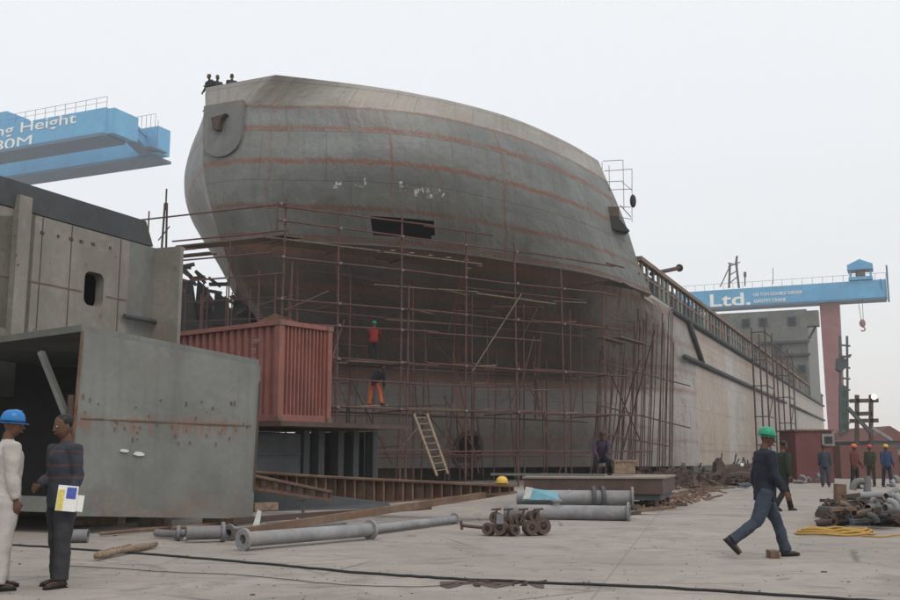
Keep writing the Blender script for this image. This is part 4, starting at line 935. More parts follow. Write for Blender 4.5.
def lay(u0, v0, u1, v1, r, dz=0):
    a, b = gd(u0, v0), gd(u1, v1); a.z = b.z = r + dz; return a, b
# left group of pipes (v = contact with the ground)
a, b = lay(242, 551, 371, 539.5, .105, .045); pipe(a, b, .105, 'pipe', 'long pale grey flanged pipe, nearest of the pipes at left centre', (1, 1))
a, b = lay(372, 535, 455, 524, .075, .02); pipe(a, b, .075, 'pipe', 'thinner grey pipe continuing right behind the nearest flanged pipe', (0, 1))
a, b = lay(186, 543, 224, 542, .105, .04); pipe(a, b, .105, 'pipe2', 'short dull grey pipe with a flange left of the nearest long pipe', (0, 1))
a, b = lay(156, 538, 180, 540, .06, .02); pipe(a, b, .06, 'pipe2', 'small thin pipe piece at the far left of the pipe row', (0, 1))
a, b = lay(228, 541, 300, 533, .09, .03); pipe(a, b, .09, 'pipe2', 'dark grey pipe lying just behind the nearest long pipe', (1, 0))
a, b = lay(262, 534, 345, 527, .06, .03); pipe(a, b, .06, 'pipe', 'slim pale pipe behind the pipe row near the diagonal rail', (1, 0))
a, b = lay(172, 532, 262, 524, .035, .03); pipe(a, b, .035, 'rusty', 'thin rusty tube lying behind the pipe row under the grey plate', (0, 0))
for (u, v) in ((178, 541), (262, 541), (297, 532)):
    P = gd(u, v); solo('pipe_flange', MB().ring(P + Z * .12 + Vector((-.02, 0, 0)), P + Z * .12 + Vector((.03, .01, 0)), .12, .06, 16).ring(P + Z * .12 + Vector((.12, 0, 0)), P + Z * .12 + Vector((.16, .01, 0)), .1, .05, 16).tube(P + Z * .12 + Vector((.03, 0, 0)), P + Z * .12 + Vector((.12, 0, 0)), .06, 12), 'pipe2', {178: 'loose grey flange standing at the left end of the pipe row', 262: 'loose grey flange behind the near pipe end', 297: 'loose grey flange beside the steel T-post'}[u], 'flange', smooth='auto')
P = px(277, 520, 14.6); 
a, b = lay(252, 541, 275, 536, .045, .12)
solo('white_rag', MB().prism([a + Vector((0, 0, .05)), a + Vector((.07, 0, .3)), a + Vector((.13, 0, .28)), a + Vector((.1, 0, .02))], (0, .03, 0)), 'tarp_pale', 'small upright white rag among the pipes below the plate corner', 'rag')
# centre pipes
a, b = lay(505, 519, 630, 521, .15, .0); pipe(a, b, .15, 'pipe', 'front one of two thick grey pipes before the slab table', (0, 1), stub=((.42, .22),), wall=.02)
a, b = lay(517, 513.5, 634, 514.5, .165, .2); pipe(a, b, .165, 'pipe', 'rear one of two thick grey pipes before the slab table', (0, 1), wall=.02)
b2 = b
for f in (.66, .74): c = a.lerp(b, f); solo('pipe_clamp', MB().ring(c - Vector((.04, 0, 0)), c + Vector((.04, 0, 0)), .26, .17, 18), 'steel_dark', 'dark clamp ring around the rear thick grey pipe, %s one' % ('left' if f < .7 else 'right'), 'clamp', smooth='auto')
for i in range(9):
    u = 540 + i * 9 + rnd.uniform(-3, 3); P = gd(u, 512); P.z = .3 + rnd.uniform(0, .1); an = rnd.uniform(0, 3); dv = Vector((math.cos(an), math.sin(an) * .4, rnd.uniform(-.2, .5))) * .14
    solo('pipe_elbow', MB().path([P - dv, P, P + Vector((0, 0, .08)) + dv * .6, P + dv + Vector((0, 0, .02))], .055, 8), 'pipe', 'small grey pipe elbow in the gap between the two thick pipes', 'pipe fitting', 'elbows between the thick pipes', True)
tb = px(536, 498, 22.4); mb = MB(); 
mb.prism([px(524, 500, 22.3), px(527, 487.5, 22.3), px(556, 492, 22.6), px(560, 500, 22.6)], (0, .5, -.05)); solo('tarp', mb, 'tarp_blue', 'pale blue folded tarp lying behind the two thick pipes', 'tarp')
mb = MB(); mb.prism([px(523, 499, 22.2), px(526, 486.8, 22.2), px(533, 488, 22.2), px(530, 499, 22.2)], (0, .06, 0)); solo('plastic_sheet', mb, 'tarp_pale', 'white plastic sheet draped on the left end of the blue tarp', 'sheet')
# small wheeled valve cluster
P = gd(512, 536); vc = thing('valve_cluster', 'dark cluster of flanged valves and short pipes on the bare concrete', 'valves', P)
for (dx, dy, z, r) in ((-.18, -.05, .13, .12), (-.38, .0, .11, .1), (.3, 0, .13, .12), (.5, .1, .15, .14), (.12, .2, .24, .1), (-.05, .15, .2, .1), (.36, .2, .3, .1), (-.25, .15, .28, .1), (.02, -.1, .1, .09)):
    c = P + Vector((dx, dy, z)); w = Vector((.03 * (1 if dx > 0 else -1), -.06, .01)); obj('flange', MB().ring(c - w, c + w, r, r * .45, 18), 'rust_dark', vc, 'auto')
    obj('valve_body', MB().loft([c + Vector((0, -.02, 0)), c + Vector((0, .1, .02)), c + Vector((.03, .22, .03))], [r * .6, r * .75, r * .5], n=10), 'rust_dark', vc, True)
obj('drawbar', MB().tube(P + Vector((-.38, .05, .12)), P + Vector((-.82, .12, .16)), .028, 8), 'rust_dark', vc); obj('drawbar_handle', MB().tube(P + Vector((-.82, .12, .09)), P + Vector((-.84, .12, .24)), .025, 8), 'rust_dark', vc)
for dx in (-.3, -.1, .15, .4): obj('valve_stem', MB().tube(P + Vector((dx, .1, .2)), P + Vector((dx + .06, .12, .42)), .02, 6).tube(P + Vector((dx - .03, .1, .42)), P + Vector((dx + .13, .13, .43)), .018, 6), 'rust_dark', vc)
obj('nameplate', MB().box(P + Vector((-.2, -.13, .28)), (.12, .015, .16)), 'pipe2', vc)
# logs at lower left
def log(a, b, r, label):
    k = 7; pts = [a.lerp(b, i / k) + Vector((rnd.uniform(-.01, .01), rnd.uniform(-.02, .02), rnd.uniform(0, .015))) for i in range(k + 1)]
    return solo('log', MB().loft(pts, [r * rnd.uniform(.75, 1.15) for _ in pts], n=10), 'timber', label, 'log', smooth=True)
a, b = gd(96, 561), gd(156, 548); a.z = b.z = .05; log(a, b, .045, 'pale peeled branch lying on the concrete by the standing man')
a, b = gd(98, 556), gd(130, 549); a.z = b.z = .04; log(a, b, .025, 'thinner stick crossing the pale peeled branch')
a, b = gd(100, 537), gd(172, 530); a.z = b.z = .05; solo('tube', MB().tube(a, b, .03, 8), 'rusty', 'thin rusty tube on the ground in front of the timber blocks', 'tube')
P = gd(80, 543); solo('pipe_stub', MB().ring(P + Vector((-.3, 0, .1)), P + Vector((.1, .05, .1)), .1, .08, 16), 'pipe2', 'short grey pipe stub lying behind the man in the striped sweater', 'pipe', smooth='auto')
# cable across the yard
pts = [gd(*q) for q in ((-30, 545), (30, 547), (100, 552), (170, 557), (240, 563), (300, 568.5), (360, 574), (420, 578), (470, 581), (520, 583), (545, 584.5), (640, 588), (740, 594), (850, 601), (930, 607))]
def smooth_pts(P, n=6):
    out = []
    for i in range(len(P) - 1):
        p0 = P[max(i - 1, 0)]; p3 = P[min(i + 2, len(P) - 1)]
        for j in range(n): out.append(cat1(p0, P[i], P[i + 1], p3, j / n))
    return out + [P[-1]]
pts = [p + Vector((0, rnd.uniform(-.03, .03), .015)) for p in smooth_pts(pts)]
solo('cable', MB().path(pts, .014, 8), 'steel_black', 'long black cable lying across the whole foreground concrete', 'cable', smooth=True)
pts = [gd(*q) for q in ((60, 566), (150, 572), (250, 577), (330, 585), (420, 588), (455, 584))]; pts = [p + Vector((0, rnd.uniform(-.03, .03), .012)) for p in smooth_pts(pts)]
solo('cord', MB().path(pts, .005, 6), 'steel_dark', 'thin dark cord lying on the concrete in front of the black cable', 'cord', smooth=True)
P = gd(505, 584); mb = MB()
for i in range(26):
    c = gd(rnd.uniform(458, 548), rnd.uniform(581, 587)); r = rnd.uniform(.008, .03); mb.box(c + Z * r * .4, (r * 2, r * 1.5, r))
o = solo('debris', mb, 'rust_dark', 'scattered dark stones and chips along the cable at centre foreground', 'debris'); o['kind'] = 'stuff'
mb = MB(); pts = [gd(u, 586 + 2.5 * math.sin(u * .13) + rnd.uniform(-.8, .8)) for u in range(440, 552, 8)]; pb = [gd(u, 581.5 + rnd.uniform(-.6, .6)) for u in range(440, 552, 8)]
n = len(pts); mb.add([p + Z * .004 for p in pts] + [p + Z * .004 for p in pb], [(i, i + 1, n + i + 1, n + i) for i in range(n - 1)])
o = obj('groove_dirt', mb, 'rust_dark'); o['kind'] = 'structure'
mb = MB()
for i in range(420):
    c = gd(rnd.uniform(-20, 920), 508 + 100 * rnd.random() ** .8); r = rnd.uniform(.003, .009) * (1 + 1.3 * (rnd.random() > .95)); mb.box(c + Z * r * .3, (r * rnd.uniform(1, 3.5), r * rnd.uniform(1, 2.5), r * .7))
o = solo('grit', mb, 'rust_dark', 'scattered dark grit and chips over the foreground concrete', 'grit'); o['kind'] = 'stuff'
# blocks under the walking man
P = gd(773, 558); solo('brick', MB().box(P + Z * .05, (.12, .2, .1)), 'rusty', 'small rusty block on the concrete between the walking man’s feet'.replace('’', "'"), 'block', bevel=.008)
for i, (u, v) in enumerate(((700, 560), (728, 559), (806, 559))):
    pass
# rubble along the hull foot
def scrap(P, sz, mat, kind, name, label, cat, group=None):
    mb = MB(); P = Vector(P)
    if kind == 'plate':
        an = rnd.uniform(0, 3); x = Vector((math.cos(an), math.sin(an), 0)); t = rnd.uniform(-.5, .5); y = (Vector((-x.y, x.x, 0)) * math.cos(t) + Z * math.sin(t))
        pl_ = [P + Z * sz * .3 + x * sz * rnd.uniform(.5, 1) * math.cos(a) + y * sz * rnd.uniform(.4, .8) * math.sin(a) for a in (0, 1.1, 2.2, 3.3, 4.4, 5.4)]
        mb.prism(pl_, x.cross(y) * .03)
    elif kind == 'bar':
        an = rnd.uniform(-.5, .5); dv = Vector((math.cos(an), math.sin(an), rnd.uniform(-.05, .12))) * sz; mb.bar(P + Z * .12 - dv, P + Z * .12 + dv, .09, .07)
    elif kind == 'pipe':
        an = rnd.uniform(-1.2, 1.2); dv = Vector((math.cos(an), math.sin(an), rnd.uniform(-.1, .3))) * sz; r = sz * .22; mb.ring(P + Z * r - dv * .6, P + Z * r + dv * .6, r, r * .8, 12)
    elif kind == 'elbow':
        an = rnd.uniform(0, 6); x = Vector((math.cos(an), math.sin(an) * .6, .2)); r = sz * .2; mb.path([P + Z * r + x * sz * math.cos(b_) * .6 + Z * sz * math.sin(b_) * .6 for b_ in (0, .4, .8, 1.2, 1.6)], r, 10)
    elif kind == 'disc':
        w = Vector((rnd.uniform(-1, 1), rnd.uniform(-1, -.2), rnd.uniform(-.3, .6))).normalized() * .03; mb.ring(P + Z * sz * .5 - w, P + Z * sz * .5 + w, sz * .5, sz * .22, 14)
    elif kind == 'lump':
        mb.ellip(P + Z * sz * .3, sz * .55, sz * .5, sz * .38, 9, 6); mb.v = [v + Vector((rnd.uniform(-1, 1), rnd.uniform(-1, 1), rnd.uniform(-1, 1))) * sz * .09 for v in mb.v]
    return solo(name, mb, mat, label, cat, group, smooth='auto' if kind in ('pipe', 'elbow', 'disc') else False)
for i in range(16):
    u = rnd.uniform(640, 760); v = rnd.uniform(474, 498) - max(0, (u - 700)) * .06; k = rnd.choice(['plate', 'bar', 'pipe', 'lump', 'bar', 'plate'])
    scrap(gd(u, v), rnd.uniform(.3, .8), rnd.choice(['rust_dark', 'rusty', 'steel_dark', 'plank']), k, {'plate': 'scrap_plate', 'bar': 'scrap_bar', 'pipe': 'scrap_pipe', 'lump': 'scrap_lump'}[k],
          {'plate': 'bent rusty plate offcut in the scrap along the hull foot', 'bar': 'dark steel bar lying in the scrap along the hull foot', 'pipe': 'short rusty pipe in the scrap along the hull foot', 'lump': 'shapeless dark lump in the scrap along the hull foot'}[k], 'scrap', {'plate': 'plate offcuts', 'bar': 'scrap bars', 'pipe': 'scrap pipes', 'lump': 'scrap lumps'}[k] + ' along the hull foot')
for i in range(18):
    u = rnd.uniform(625, 725); v = rnd.uniform(492, 521) - (u - 625) * .17; k = rnd.choice(['bar', 'bar', 'plate', 'bar'])
    scrap(gd(u, v), rnd.uniform(.12, .5), rnd.choice(['rust_dark', 'rusty', 'plank']), k, {'plate': 'scrap_plate', 'bar': 'scrap_bar', 'disc': 'loose_flange', 'lump': 'scrap_lump'}[k],
          {'plate': 'small plate offcut on the ground right of the slab table', 'bar': 'thin rusty bar on the ground right of the slab table', 'disc': 'loose rusty flange on the ground right of the slab table', 'lump': 'small dark clod on the ground right of the slab table'}[k], 'scrap', {'plate': 'plate offcuts', 'bar': 'thin bars', 'disc': 'loose flanges', 'lump': 'clods'}[k] + ' right of the slab table')
hb2 = MB()
for i in range(650):
    u = rnd.uniform(636, 800); P = gd(u, rnd.uniform(471, 489) - max(0, u - 700) * .06); L = rnd.uniform(.1, .55); dv = Vector((rnd.uniform(-1, 1), rnd.uniform(-.6, .6), rnd.uniform(-.4, .4))).normalized() * L
    c_ = P + Z * rnd.uniform(.03, .75) * rnd.random(); hb2.bar(c_ - dv, c_ + dv, rnd.uniform(.03, .2), rnd.uniform(.02, .12))
o = solo('scrap_rubble', hb2, 'rust_dark', 'low dark tangle of scrap steel lying along the foot of the long hull side', 'rubble'); o['kind'] = 'stuff'
hb3 = MB()
for i in range(160):
    u = rnd.uniform(640, 720); P = gd(u, rnd.uniform(490, 512) - max(0, u - 640) * .15); L = rnd.uniform(.06, .4); dv = Vector((rnd.uniform(-1, 1), rnd.uniform(-.6, .6), rnd.uniform(-.2, .2))).normalized() * L
    c_ = P + Z * rnd.uniform(.02, .12); hb3.bar(c_ - dv, c_ + dv, rnd.uniform(.02, .08), rnd.uniform(.02, .06))
o = solo('offcuts', hb3, 'rusty', 'scattered small rusty steel offcuts on the concrete right of the slab table', 'offcuts'); o['kind'] = 'stuff'
# half round rusty shells
def arch(u0, u1, v, h, label, mat='rusty'):
    a, b = gd(u0, v), gd(u1, v); c = (a + b) / 2; w = (b - a).length / 2; mb = MB(); n = 10
    pf = [c + Vector((-math.cos(math.pi * i / n) * w, 0, math.sin(math.pi * i / n) * h)) for i in range(n + 1)]; pi_ = [c + (p - c) * .8 for p in pf]
    vs = pf + pi_; q = [x + Vector((.6, 2.2, 0)) for x in vs]; m = n + 1
    fs = [(i, i + 1, m + i + 1, m + i) for i in range(n)] + [(2 * m + i, 2 * m + m + i, 2 * m + m + i + 1, 2 * m + i + 1) for i in range(n)] + [(i, 2 * m + i, 2 * m + i + 1, i + 1) for i in range(n)] + [(m + i, m + i + 1, 3 * m + i + 1, 3 * m + i) for i in range(n)]
    mb.add(vs + q, fs); return solo('half_pipe', mb, mat, label, 'half pipe')
arch(720, 764, 486, .6, 'wide low dark half-round shell behind the walking man', 'rust_dark')
for i, (u0, u1, v, tv) in enumerate(((716, 727, 484, 458), (724, 752, 483, 464))):
    a, b = gd(u0, v), gd(u1, v); Y = a.y; mb = MB(); mb.prism([a, b, px(u1 - 2, tv + 7, Y), px(lerp(u0, u1, .45), tv, Y), px(u0 + 1, tv + 5, Y)], (0, .8, 0))
    solo('scrap_stack', mb, 'rust_dark', ['narrow upright dark scrap plate against the hull side', 'broad heap of dark reddish scrap against the hull side'][i], 'scrap')
for i in range(12):
    u = rnd.uniform(716, 758); a = gd(u, 482); solo('rod', MB().tube(a, px(u + rnd.uniform(-14, 14), rnd.uniform(452, 464), a.y), .035, 5), 'rust_dark', 'thin rusty rod sticking up from the scrap by the hull side', 'rod', 'rods sticking up by the hull side')
P = px(742, 465, 40); lp = solo('work_lamp', MB().ellip(P, .07, .06, .07, 10, 6), 'h_white', 'tiny white-headed work lamp in the scrap by the hull side', 'lamp', smooth=True)
# far pale pipes by wall
for i in range(16):
    u = rnd.uniform(785, 822); scrap(gd(u, rnd.uniform(478, 484)), rnd.uniform(.25, .55), rnd.choice(['pipe', 'pipe2', 'rusty']), rnd.choice(['pipe', 'elbow']), 'pipe_piece', 'pale pipe piece in the low heap before the red cabin', 'pipe piece', 'pipe pieces before the red cabin')
# scrap heap at the right
for i in range(95):
    f = rnd.random(); u = lerp(826, 908, f); base = lerp(527, 533, f); lift = rnd.random() ** 1.3; v = base - rnd.uniform(0, 14); hmax = lerp(.3, .95, f) * (1 - abs(v - base + 7) / 14)
    P = gd(u, v); P.z = max(0, hmax * lift); top = P.z > .25
    k = rnd.choice(['pipe', 'elbow', 'disc', 'pipe'] if (top and u > 858) else ['bar', 'disc', 'plate', 'elbow', 'pipe']); mt = rnd.choice(['pipe', 'pipe', 'pipe2', 'steel']) if (top and u > 858) else rnd.choice(['rust_dark', 'steel_black', 'rust_dark', 'steel_dark', 'rusty'])
    pale = top and u > 858
    scrap(P, rnd.uniform(.12, .36) * (.55 if k == 'disc' else 1.0 if pale else .85), mt, k, {'pipe': 'pipe_piece', 'elbow': 'pipe_elbow', 'disc': 'loose_flange', 'bar': 'scrap_bar', 'plate': 'scrap_plate'}[k],
          ('pale grey ' if pale else 'dark rusty ') + {'pipe': 'short pipe', 'elbow': 'pipe elbow', 'disc': 'flange', 'bar': 'steel bar', 'plate': 'plate scrap'}[k] + (' on top of' if pale else ' low in') + ' the scrap heap at the right', 'scrap', ('pale ' if pale else 'dark ') + k + ' pieces of the right heap')
hb_ = MB()
for i in range(240):
    f = rnd.random(); u = lerp(828, 915, f); P = gd(u, lerp(524, 528, f) - rnd.uniform(0, 9)); r = rnd.uniform(.06, .2); dv = Vector((rnd.uniform(-1, 1), rnd.uniform(-.5, .5), rnd.uniform(-.5, .5))).normalized() * r * 1.6; c_ = P + Z * rnd.uniform(.03, lerp(.15, .5, f)); hb_.bar(c_ - dv, c_ + dv, r * rnd.uniform(.3, .9), r * rnd.uniform(.15, .7))
o = solo('scrap_rubble', hb_, 'rust_dark', 'dark small rubble filling the body of the scrap heap at the right', 'rubble'); o['kind'] = 'stuff'
a = gd(840, 520); P1 = px(840, 484, a.y); solo('square_post', MB().bar(a, P1, .2, .2), 'rusty', 'stubby rusty square post standing in the scrap heap', 'post', bevel=.01)
a = gd(850, 517); solo('carton', MB().box(a + Z * .33, (.26, .3, .3)), 'box_y', 'yellowish carton in the scrap heap beside the stubby post', 'carton', bevel=.01)
a = gd(862, 517); solo('metal_box', MB().box(a + Z * .3, (.22, .3, .34)), 'pipe', 'pale grey metal box right of the yellowish carton', 'box', bevel=.01)
a = gd(868, 520); solo('white_column', MB().tube(a, px(867, 476, a.y), .085, 10, .07), 'pipe2', 'slim grey pipe standing upright behind the scrap heap', 'pipe')
# yellow hoses
for j in range(5):
    c = gd(835, 534.5); rx_ = .66 - .1 * j; pts = [c + Vector((rx_ * math.cos(a) + .06 * math.sin(3 * a + j), (.42 - .07 * j) * math.sin(a), .03 + .03 * (j % 3) + .012 * math.sin(5 * a + j))) for a in [2 * math.pi * i / 40 for i in range(41)]]
    solo('hose', MB().path(pts, .02, 8), 'yellow', ['outermost yellow hose loop on the ground before the scrap heap', 'second yellow hose loop, just inside the outermost one', 'middle loop of the yellow hose coil', 'fourth yellow hose loop, just outside the smallest', 'smallest innermost loop of the yellow hose coil'][j], 'hose', 'yellow hose coil', True)
pts = smooth_pts([gd(*q) for q in ((862, 537), (880, 538), (900, 536), (930, 537))]); solo('hose', MB().path([p + Z * .02 for p in pts], .014, 6), 'yellow', 'thin hose running right from the yellow coil', 'hose', smooth=True)
# far right: red cabin, boxes, frame, netting scaffold, roofs, lamp
Yc = gd(830, 483).y
c0 = gd(811, 484); c1 = gd(850, 484)
rcab = thing('site_cabin', 'dull red site cabin with a small window below the crane leg', 'cabin', (c0 + c1) / 2)
zc = px(830, 431, Yc).z
M['cabin_red'] = flat('cabin_red_paint', (.15, .05, .05), .7, .3, .8)
obj('cabin_body', MB().box(Vector(((c0.x + c1.x) / 2, Yc + 1.3, zc / 2)), (c1.x - c0.x, 2.4, zc)), 'cabin_red', rcab, bevel=.03)
wA, wB = px(822, 434, Yc), px(835, 446, Yc); fr = obj('window_frame', MB().box(Vector(((wA.x + wB.x) / 2, Yc + .07, (wA.z + wB.z) / 2)), (wB.x - wA.x, .1, wA.z - wB.z)), 'pipe', rcab)
obj('pane', MB().box(Vector(((wA.x + wB.x) / 2, Yc + .0, (wA.z + wB.z) / 2)), (wB.x - wA.x - .25, .06, wA.z - wB.z - .25)), 'glass', fr)
obj('cabin_roof', MB().box(Vector(((c0.x + c1.x) / 2, Yc + 1.3, zc + .04)), (c1.x - c0.x + .15, 2.6, .08)), 'rusty', rcab)
d1 = gd(858, 479); rb2 = solo('container_box', MB().box(Vector((d1.x + 1.1, d1.y + 2, .95)), (3.4, 2.2, 1.9)), 'brick', 'dark reddish box container right of the red cabin behind the workers', 'container', bevel=.03)
fr = thing('steel_portal', 'dark H-shaped steel frame against the sky at the far right', 'frame', px(864, 440, 90))
for u in (857, 871): obj('frame_post', MB().bar(px(u, 450, 90), px(u, 395, 90), .3, .3), 'rust_dark', fr)
for v in (401, 414, 421): obj('frame_beam', MB().bar(px(850 if v != 414 else 856, v, 90), px(878 if v != 414 else 872, v - .5, 90), .3, .35), 'rust_dark', fr)
obj('frame_brace', MB().bar(px(848, 408, 89), px(872, 434, 89), .3, .3), 'steel_dark', fr); obj('frame_brace', MB().bar(px(872, 428, 89), px(892, 440, 89), .25, .25), 'pipe', fr)
mat_l, nt, b = nm('lit_lamp'); b.inputs['Emission Color'].default_value = (1, 1, 1, 1); b.inputs['Emission Strength'].default_value = 1.6; b.inputs['Base Color'].default_value = (.9, .9, .9, 1)
fl = thing('flood_lamp', 'lit white floodlight on top of the dark H-shaped frame', 'floodlight', px(874, 397, 89)); obj('lamp_face', MB().ellip(px(874, 397, 89), .25, .12, .25), mat_l, fl, True); obj('lamp_bracket', MB().bar(px(874, 399, 89.2), px(874, 402, 89.2), .15, .15), 'steel_black', fl)
ns = thing('netting_scaffold', 'slim far scaffold hung with green netting right of the crane leg', 'scaffold', px(844, 440, 120))
for u in (841, 848): obj('upright_pole', MB().bar(px(u, 450, 120), px(u - 1, 336, 120), .22, .22), 'steel_dark', ns)
for i in range(9): v = 345 + i * 11; obj('ledger', MB().bar(px(839, v, 120), px(850, v + 1, 120), .2, .2), 'steel_dark', ns)
mb = MB(); mb.prism([px(840, 384, 120.5), px(846, 386, 120.5), px(849, 420, 120.5), px(847, 430, 120.5), px(840, 430, 120.5)], (0, .4, 0)); obj('netting', mb, 'net', ns)
mb = MB(); mb.prism([px(839, 358, 119.5), px(848, 359, 119.5), px(847, 366, 119.5), px(842, 372, 119.5), px(838, 369, 119.5)], (0, 1, 0)); obj('dark_bundle', mb, 'steel_dark', ns)
obj('jib', MB().bar(px(842, 358, 119), px(851, 355, 119), .25, .25), 'steel_dark', ns)
def roof_house(u0, u1, um, v0, vt, vb, Y, label, mt='brick'):
    t = thing('house', label, 'house', px((u0 + u1) / 2, vb, Y)); dp = 14
    a, b = px(u0, v0, Y), px(u1, v0, Y); m_ = px(um, vt, Y)
    mb = MB(); mb.prism([a, b, m_], (0, dp, 0)); obj('roof', mb, mt, t)
    obj('wall', MB().hexa([Vector((a.x + .4, Y + .3, 0)), Vector((b.x - .4, Y + .3, 0)), Vector((b.x - .4, Y + dp, 0)), Vector((a.x + .4, Y + dp, 0))], [Vector((a.x + .4, Y + .3, a.z)), Vector((b.x - .4, Y + .3, a.z)), Vector((b.x - .4, Y + dp, a.z)), Vector((a.x + .4, Y + dp, a.z))]), 'steel_dark', t)
roof_house(866, 915, 890, 441, 426, 456, 110, 'low house with a dark red-brown pitched roof at the right edge'); roof_house(845, 885, 858, 446, 437, 456, 140, 'smaller far house with a dull roof behind the H-shaped frame', 'rust_dark')
P = gd(893, 474); solo('parked_van', MB().box(P + Vector((1.6, 2, .95)), (3.6, 1.8, 1.3)).box(P + Vector((1.9, 2, 1.8)), (2.6, 1.6, .5)).tube(P + Vector((.6, 1.1, .35)), P + Vector((.6, 2.8, .35)), .35, 14), 'steel_dark', 'dark grey van half seen at the right edge behind the workers', 'van', bevel=.05) if False else None
# pallet stack and pale sheet near the right edge
P = gd(895, 477); solo('pale_sheet', MB().prism([px(890, 446, P.y), px(903, 452, P.y), px(905, 457, P.y), px(892, 453, P.y)], (0, 1, 0)), 'pipe', 'pale sheet lying on stacked goods at the right edge', 'sheet')
solo('goods_stack', MB().box(P + Vector((1.2, 1.2, .6)), (2.6, 1.4, 1.2)), 'rust_dark', 'dark stack of goods at the right edge behind the blue-shirted worker', 'stack', bevel=.03)
# ladder
la, lb = px(414, 414, 36.6), px(437, 476, 35.0); ld = thing('ladder', 'pale wooden ladder leaning up to the lower scaffold deck', 'ladder', lb)
off_ = px(427, 414, 36.6) - la; offb = px(448, 474, 35.0) - lb
for o0, o1 in ((Vector(), Vector()), (off_, offb)): obj('stile', MB().bar(la + o0, lb + o1, .075, .06), 'timber', ld)
for i in range(9):
    f = (i + .6) / 9.3; obj('rung', MB().tube(la.lerp(lb, f), (la + off_).lerp(lb + offb, f), .024, 6), 'timber', ld)

